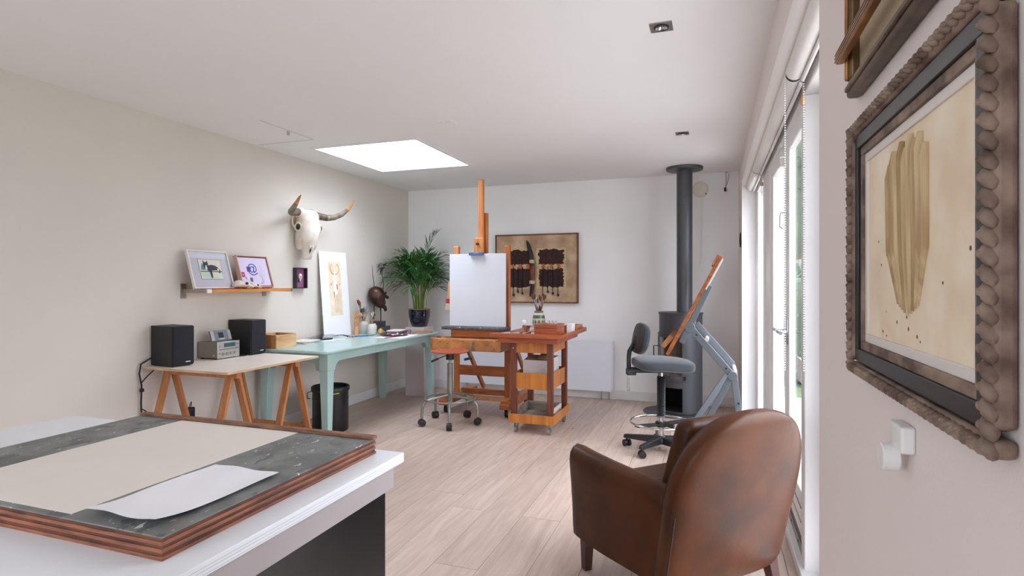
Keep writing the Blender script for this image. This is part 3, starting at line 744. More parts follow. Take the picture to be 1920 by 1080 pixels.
# ================================================================== TRESTLE TABLE
t = Thing('trestle_tabletop', 'white-faced plywood tabletop on trestles holding the stereo', 'tabletop', (-3.31, 3.29, .7285))
tp = t.part('panel', MB().box(-3.685, -2.935, 2.848, 3.74, .7285, .744), 'panel_white')
t.part('bare_edge', MB().box(-2.9348, -2.9325, 2.845, 3.74, .7287, .7435), 'ply_edge', tp, label='bare plywood front edge')
t.part('bare_edge', MB().box(-3.685, -2.935, 2.8455, 2.8478, .7287, .7435), 'ply_edge', tp, label='bare plywood near edge')
def trestle(yc, label):
    t = Thing('trestle', label, 'trestle', (-3.31, yc, 0), group='beech trestles under the stereo tabletop')
    x0, x1 = -3.64, -2.985
    t.part('top_bar', MB().box(x0, x1, yc - .022, yc + .022, .682, .7265), 'beech', bevel=.002)
    for xx in (x0 + .045, x1 - .045):
        for s_ in (-1, 1):
            t.part('leg', MB().bar((xx + s_ * .012, yc + s_ * .012, .715), (xx + s_ * .012, yc + s_ * .205, .012), .022, .052, (1, 0, 0)), 'beech', bevel=.002)
        t.part('crossbar', MB().bar((xx, yc - .16, .165), (xx, yc + .16, .165), .022, .035), 'beech')
    for s_ in (-1, 1):
        t.part('stretcher', MB().bar((x0 + .05, yc + s_ * .155, .185), (x1 - .05, yc + s_ * .155, .185), .018, .04), 'beech')
trestle(2.99, 'beech trestle nearest the drawing board, under the near speaker')
trestle(3.56, 'beech trestle beside the mint-green table leg')

# ================================================================== EASEL
t = Thing('studio_easel', 'large beech studio easel on casters holding a blank canvas', 'easel', (-2.3, 5.5, 0))
EX0, EX1 = -2.50, -1.942
EY = 5.36
for xx in (EX0, EX1):
    t.part('upright', MB().box(xx - .03, xx + .03, EY, EY + .045, .13, 1.70), 'easel_light' if xx == EX0 else 'easel_wood', bevel=.012)
t.part('mast', MB().box(-2.245, -2.18, EY - .035, EY + .0, .70, 2.365), 'easel_light', bevel=.012)
t.part('back_mast', MB().box(-2.20, -2.15, EY + .002, EY + .035, .95, 2.03), 'easel_wood', bevel=.008)
h = t.part('top_clamp', MB().box(-2.272, -2.165, EY - .075, EY - .037, 1.615, 1.775), 'easel_light', bevel=.012)
t.part('clamp_foot', MB().box(-2.30, -2.155, EY - .13, EY - .035, 1.595, 1.622), 'paint_blue', h, bevel=.003, label='paint-smeared blue clamp foot')
t.part('clamp_knob', MB().cyl((-2.22, EY - .075, 1.71), (-2.22, EY - .10, 1.71), .011).ball((-2.22, EY - .105, 1.71), .014), 'iron', h)
t.part('canvas_ledge', MB().box(-2.585, -1.885, EY - .17, EY - .035, .852, .882), 'paint_ledge', bevel=.007, label='ledge crusted with grey dried paint')
t.part('ledge_beam', MB().box(-2.50, -1.90, EY - .12, EY - .05, .775, .852), 'easel_wood_flat', bevel=.003)
bx = t.part('drawer_box', MB().box(-2.635, -1.905, EY - .27, EY - .02, .655, .768), 'paint_wood', bevel=.004, label='paint-flecked tool drawer')
t.part('drawer_side', MB().box(-2.652, -2.636, EY - .272, EY - .02, .653, .770), 'easel_wood_flat', bx, bevel=.003)
cr = t.part('crank', MB().cyl((-2.195, EY - .268, .735), (-2.195, EY - .305, .735), .012).tube([(-2.195, EY - .30, .735), (-2.20, EY - .315, .70), (-2.188, EY - .32, .60)], .008, 8), 'stool_metal', label='steel crank')
t.part('crank_grip', MB().cyl((-2.188, EY - .315, .60), (-2.245, EY - .36, .585), .013, .012), 'black_plastic', cr)
t.part('crossbar', MB().box(EX0 + .03, EX1 - .03, EY + .008, EY + .036, .375, .475), 'easel_wood_flat', bevel=.003)
for xx in (EX0 + .07, EX1 + .06):
    t.part('brace', MB().bar((xx, EY + .05, .72), (xx + .02, 5.90, .16), .028, .05, (0, 1, 0)), 'easel_wood', bevel=.003)
for xx in (EX0 - .07, EX1 + .03):
    b = t.part('base_beam', MB().prism([(5.20, .085), (5.98, .085), (5.98, .155), (5.55, .165), (5.24, .155), (5.20, .13)], xx - .05, xx + .05, 'x'), 'easel_wood_flat', bevel=.004)
    for yy in (5.28, 5.90):
        cs = t.part('caster', MB().box(xx - .035, xx + .035, yy - .04, yy + .04, .080, .0855).box(xx - .021, xx - .016, yy - .02, yy + .025, .025, .082).box(xx + .016, xx + .021, yy - .02, yy + .025, .025, .082), 'ferrule', b)
        link('wheel', MB().cyl((xx - .014, yy, .036), (xx + .014, yy, .036), .036, n=20).mesh('wheel', t.inv), 'black_plastic', b)
t.part('front_shelf', MB().box(EX0 - .14, EX1 + .04, 5.235, 5.37, .156, .176), 'easel_light', bevel=.003)
t.part('rear_rail', MB().box(EX0 - .06, EX1 + .03, 5.62, 5.66, .13, .19), 'easel_wood_flat', bevel=.003)
solo('blank_canvas', MB().box(-2.533, -1.925, EY - .082, EY - .062, .883, 1.612), 'canvas_white', 'blank white canvas standing on the easel', 'canvas', bevel=.003)
# a wide brush hanging on the left of the easel
t = Thing('flat_brush', 'wide flat brush with red ferrule hanging at the left of the canvas', 'brush', (-2.60, 5.45, 1.02))
t.part('handle', MB().prism([(-2.622, 1.155), (-2.568, 1.155), (-2.575, 1.20), (-2.585, 1.33), (-2.60, 1.33), (-2.612, 1.20)], 5.385, 5.40, 'y'), 'brush_natural', bevel=.003)
t.part('ferrule', MB().box(-2.625, -2.565, 5.382, 5.403, 1.105, 1.155), 'ink_red', bevel=.002)
t.part('bristles', MB().prism([(-2.642, 1.035), (-2.56, 1.03), (-2.566, 1.105), (-2.624, 1.105)], 5.378, 5.407, 'y'), 'bristle_pale', bevel=.004)

# ================================================================== TABORET TROLLEY
t = Thing('painting_trolley', 'reddish wooden painter\'s trolley on casters with tray top and two shelves', 'trolley', (-1.5, 5.04, 0))
QX0, QX1, QY0, QY1 = -1.69, -1.305, 4.75, 5.31
for xx in (QX0, QX1 - .05):
    for yy in (QY0 + .012, QY1 - .057):
        t.part('post', MB().box(xx, xx + .05, yy, yy + .045, .13, .80), 'mahogany', bevel=.003)
def band(z0, z1, m='honey_ply', off=.0):
    t.part('side_board', MB().box(QX0 - off + .001, QX1 + off - .001, QY0 - off, QY0 - off + .012, z0, z1), m, bevel=.001)
    t.part('side_board', MB().box(QX0 - off + .001, QX1 + off - .001, QY1 + off - .012, QY1 + off, z0, z1), m)
    t.part('side_board', MB().box(QX1 + off - .012, QX1 + off, QY0 - off + .013, QY1 + off - .013, z0, z1), m)
    t.part('side_board', MB().box(QX0 - off, QX0 - off + .012, QY0 - off + .013, QY1 + off - .013, z0, z1), m)
band(.092, .168, off=.014)
for z0, z1 in ((.385, .527), (.705, .80)):
    t.part('side_board', MB().box(QX0 + .05, QX1 - .05, QY0 + .022, QY0 + .034, z0, z1), 'honey_ply')
    t.part('side_board', MB().box(QX0 + .05, QX1 - .05, QY1 - .034, QY1 - .022, z0, z1), 'honey_ply')
    t.part('side_board', MB().box(QX1 - .026, QX1 - .014, QY0 + .057, QY1 - .057, z0, z1), 'honey_ply')
    t.part('side_board', MB().box(QX0 + .014, QX0 + .026, QY0 + .057, QY1 - .057, z0, z1), 'honey_ply')
t.part('shelf', MB().box(QX0 + .0, QX1, QY0 + .002, QY1, .100, .112), 'honey_ply')
t.part('shelf', MB().box(QX0 + .03, QX1 - .03, QY0 + .036, QY1 - .036, .39, .402), 'honey_ply')
t.part('upper_frame', MB().box(-1.775, -1.235, 4.665, 5.42, .80, .848), 'red_wood', bevel=.003)
tr = t.part('tray_bottom', MB().box(-1.83, -1.17, 4.625, 5.53, .848, .862), 'red_wood', bevel=.002)
t.part('tray_rim', MB().prism([(-1.845, .848), (-1.17, .848), (-1.17, .887), (-1.81, .887), (-1.83, .875)], 4.615, 4.63, 'y'), 'red_wood', bevel=.003)
t.part('tray_rim', MB().box(-1.185, -1.17, 4.63, 5.53, .862, .887), 'red_wood', bevel=.003)
t.part('tray_rim', MB().box(-1.83, -1.185, 5.515, 5.53, .862, .887), 'red_wood', bevel=.003)
t.part('screw', MB().cyl((-1.665, 4.7605, .745), (-1.665, 4.757, .745), .007), 'ferrule')
for xx in (QX0 + .045, QX1 - .03):
    for yy in (QY0 + .03, QY1 - .03):
        cs = t.part('caster', MB().box(xx - .02, xx + .02, yy - .025, yy + .025, .086, .0915).box(xx - .016, xx - .012, yy - .012, yy + .016, .025, .088).box(xx + .012, xx + .016, yy - .012, yy + .016, .025, .088), 'ferrule')
        t.part('wheel', MB().cyl((xx - .011, yy, .03), (xx + .011, yy, .03), .03, n=18), 'stool_metal', cs)

# ================================================================== SWIVEL STOOL
t = Thing('swivel_stool', 'low metal stool with round reddish wooden seat and five casters', 'stool', (-2.33, 4.865, 0))
sc = Vector((-2.33, 4.865, 0))
t.part('seat', MB().lathe([(.0, .660), (.10, .660), (.165, .668), (.180, .676), (.178, .682), (.14, .682), (.06, .678), (.0, .676)], sc, 36), 'stool_seat', smooth=60)
t.part('seat_block', MB().cyl(sc + Vector((0, 0, .600)), sc + Vector((0, 0, .659)), .038), 'black_plastic')
t.part('gas_rod', MB().cyl(sc + Vector((0, 0, .56)), sc + Vector((0, 0, .60)), .012), 'chrome')
t.part('column', MB().cyl(sc + Vector((0, 0, .185)), sc + Vector((0, 0, .565)), .027, n=20), 'stool_metal')
lv = t.part('lever', MB().cyl(sc + Vector((-.02, -.01, .645)), sc + Vector((-.12, -.055, .600)), .0045), 'iron')
t.part('lever_grip', MB().cyl(sc + Vector((-.10, -.046, .609)), sc + Vector((-.16, -.072, .582)), .010), 'black_plastic', lv)
t.part('foot_ring', MB().torus(sc + Vector((0, 0, .238)), .238, .008, 48, 8), 'stool_metal')
CS = [(-2.511, 4.69), (-2.225, 4.628), (-2.586, 5.03), (-2.272, 5.13), (-2.052, 4.89)]
for ang in [math.atan2(yy - sc.y, xx - sc.x) for xx, yy in CS]:
    d = Vector((math.cos(ang), math.sin(ang), 0)); z = Vector((0, 0, 1))
    l = t.part('leg', MB().tube([sc + d * .02 + z * .27, sc + d * .10 + z * .255, sc + d * .19 + z * .24, sc + d * .235 + z * .225, sc + d * .262 + z * .19, sc + d * .27 + z * .15, sc + d * .272 + z * .075], .0125, 10), 'stool_metal', smooth=60)
    p = sc + d * .272
    n_ = Vector((-d.y, d.x, 0))
    t.part('wheel', MB().cyl(p + z * .034 - n_ * .024, p + z * .034 + n_ * .024, .033, n=18).ball(p + z * .037, (.028, .028, .034), 12, 8), 'black_plastic', l)

# ================================================================== OFFICE CHAIR
t = Thing('drafting_chair', 'grey upholstered drafting chair with chrome foot ring and black five-star base', 'chair', (-.385, 4.635, 0), .3385, local=True)
# local x runs to the right of the picture (the chair's front), y away from the viewer
def pad(cx, cz, rx, ry, rz, e=.62, dome=1.0): return MB().ball((cx, 0, cz), (rx, ry, rz), 36, 16, e=e)
st = t.part('seat', pad(.012, .688, .232, .225, .044, .62).warp(lambda p: Vector((p.x, p.y, p.z + (.010 if p.z > .69 else 0) - .018 * max(0, p.x) / .23 - .01 * abs(p.y) / .22))), 'grey_fabric', smooth=60)
t.part('seat_shell', pad(.012, .664, .222, .215, .016, .62), 'black_plastic', st, smooth=60)
bk = MB().ball((0, 0, 0), (.035, .20, .125), 24, 18, e=.72).warp(lambda p: Vector((p.x + .35 * p.y * p.y, p.y, p.z)))
xf = Matrix.Translation((-.165, 0, .885)) @ Euler((0, math.radians(11), 0)).to_matrix().to_4x4()
bk.warp(lambda p: xf @ p)
b = t.part('backrest', bk, 'grey_fabric', smooth=60)
sh = MB().ball((-.02, 0, -.004), (.022, .185, .118), 24, 18, e=.72).warp(lambda p: Vector((p.x + .35 * p.y * p.y, p.y, p.z)))
sh.warp(lambda p: xf @ p); t.part('back_shell', sh, 'black_plastic', b, smooth=60)
t.part('back_stem', MB().tube([(-.255, 0, .64), (-.255, 0, .74), (-.25, 0, .78), (-.215, 0, .85), (-.195, 0, .90)], [.017, .017, .018, .013, .015], 10), 'black_plastic', smooth=60)
t.part('mechanism', MB().rbox(-.25, .03, -.06, .06, .618, .650, .008).rbox(-.275, -.20, -.03, .03, .595, .645, .008), 'black_plastic')
t.part('tension_knob', MB().cyl((-.255, -.03, .625), (-.255, -.068, .625), .024, .022, n=20), 'black_plastic')
t.part('adjust_rod', MB().cyl((-.262, .01, .60), (-.262, .01, .465), .004).cyl((-.246, .01, .60), (-.246, .01, .465), .004), 'ferrule')
t.part('gas_lift', MB().cyl((0, 0, .585), (0, 0, .625), .013), 'chrome')
prof = []
z = .275; k = 0
while z < .588:
    prof.append((.029 if k % 2 else .0345, z)); z += .0056; k += 1
t.part('bellows', MB().lathe(prof, n=24), 'black_plastic', smooth=0)
t.part('column', MB().cyl((0, 0, .09), (0, 0, .28), .026, n=20), 'chrome')
fr = t.part('foot_ring', MB().torus((0, 0, .222), .238, .0085, 56, 10), 'chrome', smooth=60)
for a in (.4, .4 + PI):
    t.part('ring_arm', MB().bar((math.cos(a) * .03, math.sin(a) * .03, .206), (math.cos(a) * .235, math.sin(a) * .235, .212), .05, .018), 'black_plastic', fr, bevel=.004)
t.part('ring_hub', MB().lathe([(.030, .185), (.045, .19), (.045, .225), (.030, .232)], n=20), 'black_plastic', fr)
t.part('hub_knob', MB().cyl((.045, -.03, .206), (.085, -.06, .202), .017), 'black_plastic', fr)
t.part('hub', MB().lathe([(.03, .055), (.055, .06), (.055, .09), (.034, .115), (.028, .12)], n=20), 'black_plastic')
for i in range(5):
    a = math.radians(153 + 72 * i)
    d = Vector((math.cos(a), math.sin(a), 0)); n_ = Vector((-d.y, d.x, 0))
    l = t.part('base_leg', MB().loft([[tuple(d * r + n_ * (w * sx) + Vector((0, 0, zz))) for sx, zz in ((-1, z0), (1, z0), (.75, z1), (-.75, z1))] for r, w, z0, z1 in ((.03, .030, .06, .112), (.15, .026, .062, .104), (.285, .020, .066, .095), (.30, .016, .068, .088))]), 'black_plastic', bevel=.003)
    p = d * .275; b2 = a + .8
    m_ = Vector((math.cos(b2), math.sin(b2), 0))
    t.part('caster', MB().cyl(p + m_ * .008 + Vector((0, 0, .027)), p + m_ * .028 + Vector((0, 0, .027)), .027, n=18).cyl(p - m_ * .028 + Vector((0, 0, .027)), p - m_ * .008 + Vector((0, 0, .027)), .027, n=18).cyl(p + Vector((0, 0, .02)), p + Vector((0, 0, .07)), .009), 'black_plastic', l)

# ================================================================== WOOD STOVE
t = Thing('wood_stove', 'tall grey cylindrical wood stove with glass door and flue pipe to the ceiling', 'stove', (-.312, 6.09, 0))
sx_, sy_ = -.312, 6.09; R = .213
def arcwall(r0, r1, a0, a1, z0, z1, n=20):
    mb = MB(); rings = []
    for i in range(n + 1):
        a = a0 + (a1 - a0) * i / n; c_, s_ = math.cos(a), math.sin(a)
        rings.append([(sx_ + r * c_, sy_ + r * s_, z) for r, z in ((r0, z0), (r1, z0), (r1, z1), (r0, z1))])
    return mb.loft(rings)
def deg(d): return math.radians(d)
# door faces the viewer's left (about 238 degrees); openings cut by building the wall in pieces
D0, D1 = deg(186), deg(278)
t.part('upper_body', arcwall(R - .012, R, 0, 2 * PI, .812, 1.005, 48), 'stove_steel', smooth=50)
t.part('top_plate', MB().lathe([(.0, 1.004), (R + .006, 1.004), (R + .008, 1.012), (R + .006, 1.02), (.0, 1.02)], (sx_, sy_, 0), 48), 'stove_steel', smooth=50)
t.part('body_side', arcwall(R - .012, R, D1, D0 + 2 * PI, .30, .812, 40), 'stove_steel', smooth=50)
t.part('body_low', arcwall(R - .012, R, D1, D0 + 2 * PI, .02, .30, 40), 'stove_steel', smooth=50)
t.part('body_front', arcwall(R - .012, R, D0, D1, .272, .352, 24), 'stove_steel', smooth=50)
t.part('bay_lip', arcwall(R - .012, R, D0, D1, .02, .034, 24), 'stove_steel', smooth=50)
dr = t.part('door', arcwall(R + .0, R + .012, D0 - .02, D1 + .12, .772, .815, 28).add(*(lambda m_: (m_.v, m_.f))(arcwall(R, R + .012, D0 - .02, D1 + .12, .345, .392, 28))).add(*(lambda m_: (m_.v, m_.f))(arcwall(R, R + .012, D1 - .02, D1 + .12, .392, .772, 8))).add(*(lambda m_: (m_.v, m_.f))(arcwall(R, R + .012, D0 - .02, D0 + .02, .392, .772, 4))), 'stove_steel', smooth=50)
t.part('glass', arcwall(R + .002, R + .006, D0 + .02, D1 - .02, .392, .772, 24), 'pane_glass', dr, smooth=50)
t.part('handle', MB().tube([(sx_ + math.cos(D0 + .03) * (R + .012), sy_ + math.sin(D0 + .03) * (R + .012), .672), (sx_ + math.cos(D0 + .03) * (R + .055), sy_ + math.sin(D0 + .03) * (R + .055), .672), (sx_ + math.cos(D0 + .03) * (R + .055), sy_ + math.sin(D0 + .03) * (R + .055), .565), (sx_ + math.cos(D0 + .03) * (R + .012), sy_ + math.sin(D0 + .03) * (R + .012), .565)], .006, 8), 'iron', dr)
for zz in (.758, .376):
    a = D1 + .10
    t.part('hinge', MB().box(sx_ + math.cos(a) * R - .012, sx_ + math.cos(a) * R + .012, sy_ + math.sin(a) * R - .022, sy_ + math.sin(a) * R + .0, zz - .018, zz + .018), 'black_matte', dr)
t.part('firebrick', arcwall(R - .05, R - .02, D1 + .1, D0 + 2 * PI - .1, .392, .80, 24), 'fire_brick', smooth=50)
t.part('fire_floor', MB().cyl((sx_, sy_, .375), (sx_, sy_, .388), R - .013, n=32), 'fire_brick')
t.part('log_bay', arcwall(R - .03, R - .02, D1 - .05, D0 + 2 * PI + .05, .03, .28, 24), 'bay_black')
t.part('bay_roof', MB().cyl((sx_, sy_, .262), (sx_, sy_, .27), R - .013, n=32), 'bay_black')
t.part('bay_floor', MB().cyl((sx_, sy_, .02), (sx_, sy_, .028), R - .001, n=32), 'bay_black')
t.part('base_foot', MB().cyl((sx_, sy_, .009), (sx_, sy_, .02), R - .02, n=32), 'stove_steel')
fp = t.part('flue_pipe', MB().cyl((-.274, 6.10, 1.02), (-.274, 6.10, ZC - .03), .078, n=40), 'stove_pipe', smooth=50)
t.part('ceiling_collar', MB().lathe([(.079, ZC - .040), (.10, ZC - .034), (.178, ZC - .028), (.182, ZC - .022), (.182, ZC - .001), (.079, ZC - .001)], (-.274, 6.10, 0), 48), 'stove_pipe', fp, smooth=50)
solo('hearth_plate', MB().lathe([(0, .001), (.295, .001), (.297, .005), (.295, .008), (0, .008)], (-.385, 6.045, 0), 56), 'stove_steel', 'round dark floor plate under the wood stove', 'plate')

# ================================================================== DRAFTING TABLE
t = Thing('drafting_table', 'tilted wooden drafting board on a folding grey metal-jointed stand', 'drafting table', (0, 5.4, 0))
A = Vector((-.366, 0, .683)); Bt = Vector((.079, 0, 1.541)); dv = (Bt - A).normalized(); nv = Vector((-dv.z, 0, dv.x))
DY0, DY1 = 5.16, 5.80
def slab(a, b, off, th, y0, y1):
    p = [A + dv * a + nv * off, A + dv * b + nv * off, A + dv * b + nv * (off + th), A + dv * a + nv * (off + th)]
    return MB().prism([(q.x, q.z) for q in p], y0, y1, 'y')
Lb = (Bt - A).length
t.part('board', slab(0, Lb, 0, .030, DY0, DY1), 'easel_wood_flat', bevel=.002, label='thick wooden board with orange edge')
t.part('board_back', slab(Lb * .68, Lb * .985, -.013, .012, DY0 + .01, DY1 - .01), 'white_laminate')
t.part('ledge', slab(.055, .16, .031, .045, DY0 + .02, DY1 - .02).warp(lambda p: p + Vector((-.03 * (p.z < .79), 0, -.0))), 'beech', bevel=.003)
t.part('top_rail', slab(Lb - .10, Lb, .031, .018, DY0, DY1), 'beech', bevel=.003)
for yy in (5.20, 5.58):
    # arm behind the board, pivot disc, upper strut, knee disc, two lower legs
    t.part('back_arm', MB().bar(A + dv * .15 - nv * .045 + Vector((0, yy, 0)), A + dv * (Lb * .73) - nv * .018 + Vector((0, yy, 0)), .035, .05, nv), 'grey_paint', bevel=.003)
    pv = Vector((-.190, yy, .935)); kn = Vector((.158, yy, .530))
    t.part('pivot', MB().cyl(pv + Vector((0, -.035, 0)), pv + Vector((0, .02, 0)), .044, n=28), 'grey_paint', bevel=.003)
    s_ = t.part('strut', MB().bar(pv, kn + Vector((0, 0, -.0)), .028, .056, (0, 0, 1)), 'grey_paint', bevel=.003)
    t.part('bolt', MB().cyl(pv + (kn - pv) * .16 + Vector((0, -.018, 0)), pv + (kn - pv) * .16 + Vector((0, -.012, 0)), .009).cyl(pv + (kn - pv) * .85 + Vector((0, -.018, 0)), pv + (kn - pv) * .85 + Vector((0, -.012, 0)), .009), 'iron', s_)
    t.part('knee', MB().cyl(kn + Vector((0, -.035, 0)), kn + Vector((0, .02, 0)), .040, n=28), 'grey_paint', bevel=.003)
    f = t.part('front_leg', MB().bar(kn + Vector((-.01, 0, -.01)), Vector((-.10 - .06 * (yy > 5.4), yy, .028)), .028, .05, (0, 0, 1)), 'grey_paint', bevel=.003)
    t.part('foot_cap', MB().cyl((-.17, yy - .022, .03), (-.17, yy + .022, .03), .028, n=16), 'white_plastic', f) if yy > 5.5 else None
    g = t.part('rear_leg', MB().bar(kn + Vector((.01, 0, .02)), Vector((.232, yy, .03)), .028, .05, (1, 0, 0)), 'grey_paint', bevel=.003)
    t.part('bolt', MB().cyl((.205, yy - .02, .30), (.205, yy - .012, .30), .009), 'iron', g)
t.part('floor_bar', MB().bar((.235, 5.15, .03), (.235, 5.65, .03), .04, .04), 'grey_paint', bevel=.003)
t.part('floor_bar', MB().bar((-.115, 5.15, .025), (-.115, 5.65, .025), .04, .03), 'grey_paint', bevel=.003)
for p in (Vector((.158, 0, .53)), Vector((-.07, 0, .80))):
    t.part('tie_rod', MB().cyl(p + Vector((.02, 5.2, .03)), p + Vector((.02, 5.58, .03)), .018), 'white_plastic')
t.part('inner_strut', MB().bar((-.14, 5.40, .955), (.165, 5.40, .60), .028, .052, (0, 0, 1)), 'grey_paint', bevel=.003)

# ================================================================== RADIATOR, PEDESTAL, PLANT, BIN
t = Thing('radiator', 'flat white convector radiator standing along the end wall', 'radiator', (-1.9, 6.4, 0))
t.part('front_panel', MB().box(-2.95, -1.075, 6.395, 6.405, .098, .668), 'radiator_white', bevel=.003)
t.part('casing', MB().box(-2.945, -1.080, 6.405, 6.47, .105, .655), 'radiator_white')
t.part('top_grille', MB().box(-2.95, -1.055, 6.40, 6.475, .655, .668), 'radiator_white', bevel=.003)
t.part('side_panel', MB().box(-1.080, -1.055, 6.41, 6.475, .105, .655), 'radiator_white', bevel=.003)
for xx in (-1.19, -1.105, -2.85): t.part('foot', MB().cyl((xx, 6.43, 0), (xx, 6.43, .11), .008), 'ferrule')
solo('plant_pedestal', MB().box(-3.405, -3.16, 5.90, 6.14, 0, .802), 'pedestal_white', 'white box pedestal carrying the potted palm in the corner', 'pedestal', bevel=.002)

pc = Vector((-3.283, 6.02, .803))
t = Thing('flower_pot', 'glossy dark blue ceramic pot on the white pedestal', 'pot', pc)
t.part('pot', MB().lathe([(.0, 0), (.085, 0), (.092, .01), (.112, .06), (.126, .12), (.129, .17), (.127, .192), (.131, .196), (.131, .203), (.120, .203), (.118, .17), (.0, .165)], pc, 40), 'pot_glaze', smooth=60)
t.part('inner_pot', MB().lathe([(.119, .19), (.119, .206), (.134, .208), (.134, .211), (.112, .211), (.110, .18)], pc, 40, cap=False), 'terracotta', smooth=60)
t.part('soil', MB().lathe([(.0, .186), (.06, .19), (.112, .186), (.0, .17)], pc, 24), 'soil')
t = Thing('palm', 'bushy green areca palm with many canes growing in the blue pot', 'plant', pc + Vector((0, 0, .19)))
r = random.Random(11)
base = pc + Vector((0, 0, .185))
def frond(a, spread, height, droop, bend0, nleaf, ll, b0):
    d = Vector((math.cos(a), math.sin(a), 0))
    pts = []
    n = 18
    for i in range(n + 1):
        k = i / n
        rad = b0 + spread * (k ** 2.1)
        z = height * (1 - (1 - k) ** 1.35) - droop * max(0, k - .55) ** 2 * 4.9
        pts.append(base + d * rad + Vector((0, 0, max(z, .0))) + Vector((-d.y, d.x, 0)) * bend0 * k * k)
    # stay clear of the two walls
    pts = [Vector((max(p.x, XL + .035), min(p.y, YB - .03), p.z)) for p in pts]
    m0 = int(n * .52)
    t.part('cane', MB().tube(pts[:m0 + 1], [.0044 - .0018 * i / m0 for i in range(m0 + 1)], 6), 'cane')
    mb = MB().tube(pts[m0:], [.0026 * (1 - .7 * i / (n - m0)) for i in range(n - m0 + 1)], 5)
    side = Vector((-d.y, d.x, 0))
    for j in range(nleaf):
        k = (m0 / n) + (1 - m0 / n) * (j + .5) / nleaf
        i = min(n - 1, int(k * n)); fr_ = k * n - i
        p = pts[i].lerp(pts[i + 1], fr_); T = (pts[i + 1] - pts[i]).normalized()
        up = T.cross(side).normalized()
        if up.z < 0: up = -up
        q = (j + .5) / nleaf
        L_ = 1.35 * ll * (.55 + .9 * math.sin(PI * min(1, q * .85 + .12))) * r.uniform(.85, 1.1)
        for sg in (-1, 1):
            dr_ = (T * r.uniform(.75, 1.05) + side * sg * r.uniform(.55, .8) * (1 - .35 * q) + up * r.uniform(.1, .38)).normalized()
            w_ = .0125 * (1.05 - .3 * q)
            mid = p + dr_ * L_ * .5; tip = p + dr_ * L_ * .96 + Vector((0, 0, -L_ * r.uniform(.12, .34)))
            wv = dr_.cross(up).normalized() * w_
            pp = [p, mid + wv, mid - wv, tip]
            pp = [Vector((max(x_.x, XL + .008), min(x_.y, YB - .008), x_.z)) for x_ in pp]
            mb.add([pp[0], pp[1], pp[3], pp[2], mid + up * .0028], [(0, 1, 4), (1, 2, 4), (2, 3, 4), (3, 0, 4)])
    t.part('frond', mb, 'leaf', smooth=0)
# long fronds first (as seen: far left, upper right), then the crown
AR = .3385
for a, sp, hh, dp, be, nl, ll in ((PI + AR, .40, .63, .12, .02, 16, .15), (AR + .35, .17, .90, .0, .0, 15, .15), (AR, .36, .52, .18, .02, 15, .13), (PI + AR + .25, .34, .50, .16, .0, 14, .14),
                                 (AR - .5, .28, .36, .10, .02, 12, .11), (PI + AR - .5, .30, .56, .12, .0, 14, .14), (AR + .1, .30, .62, .14, -.02, 15, .14), (AR + 1.2, .15, .72, .05, 0, 14, .14), (PI + AR - .9, .18, .70, .05, 0, 14, .15)):
    frond(a, sp, hh, dp, be, nl, ll, r.uniform(.02, .07))
for i in range(40):
    a = r.uniform(0, 2 * PI)
    frond(a, r.uniform(.10, .34), r.uniform(.40, .74), r.uniform(.02, .18), r.uniform(-.05, .05), 11, r.uniform(.11, .16), r.uniform(.015, .085))

t = Thing('pedal_bin', 'black round metal waste bin under the mint-green table', 'bin', (-3.245, 4.30, 0))
bc = Vector((-3.245, 4.30, 0))
t.part('body', MB().lathe([(.0, .0), (.152, .0), (.156, .01), (.156, .375), (.150, .375), (.150, .02), (.0, .015)], bc, 40), 'black_lacquer', smooth=50)
t.part('rim', MB().lathe([(.157, .355), (.166, .358), (.168, .372), (.166, .392), (.158, .398), (.148, .392), (.148, .37)], bc, 40), 'black_plastic', smooth=50)
t.part('band', MB().lathe([(.157, .285), (.159, .287), (.159, .290), (.157, .292)], bc, 40), 'iron')
t.part('handle', MB().tube([bc + Vector((-.11, -.125, .36)), bc + Vector((-.13, -.15, .35)), bc + Vector((-.13, -.152, .30)), bc + Vector((-.115, -.13, .295))], .004, 6), 'iron')
t.part('sticker', MB().tube([bc + Vector((.16 * math.cos(a), .16 * math.sin(a), .345 + .01 * (a + .9))) for a in (-.9, -.75, -.6, -.45)], .004, 6), 'yellow_tape', label='strip of yellow tape')

# ================================================================== PICTURES AND THINGS ON THE CREAM WALL
def lean_rot(th): return Matrix(((0, -math.sin(th), math.cos(th)), (1, 0, 0), (0, math.cos(th), math.sin(th)))).to_euler()
BACKROT = Matrix(((1, 0, 0), (0, 0, -1), (0, 1, 0))).to_euler()
RIGHTROT = Matrix(((0, 0, -1), (-1, 0, 0), (0, 1, 0))).to_euler()
def rect(u0, v0, u1, v1, z0, z1): return MB().box(u0, u1, v0, v1, z0, z1)
def frame_bars(t, w, h, fw, d, m, z0=0.0, bevel=.0015):
    out = []
    for u0, v0, u1, v1 in ((0, 0, w, fw), (0, h - fw, w, h), (0, fw, fw, h - fw), (w - fw, fw, w, h - fw)):
        out.append(t.part('frame_bar', rect(u0, v0, u1, v1, z0, d), m, bevel=bevel))
    return out
def ragged(u0, v0, u1, v1, amp, n, seed):
    r = random.Random(seed); p = []
    for i in range(n): p.append((u0 + (u1 - u0) * i / n + r.uniform(-amp, amp) * .4, v0 + r.uniform(-amp, amp)))
    for i in range(n): p.append((u1 + r.uniform(-amp, amp), v0 + (v1 - v0) * i / n + r.uniform(-amp, amp) * .4))
    for i in range(n): p.append((u1 - (u1 - u0) * i / n + r.uniform(-amp, amp) * .4, v1 + r.uniform(-amp, amp)))
    for i in range(n): p.append((u0 + r.uniform(-amp, amp), v1 - (v1 - v0) * i / n + r.uniform(-amp, amp) * .4))
    return p

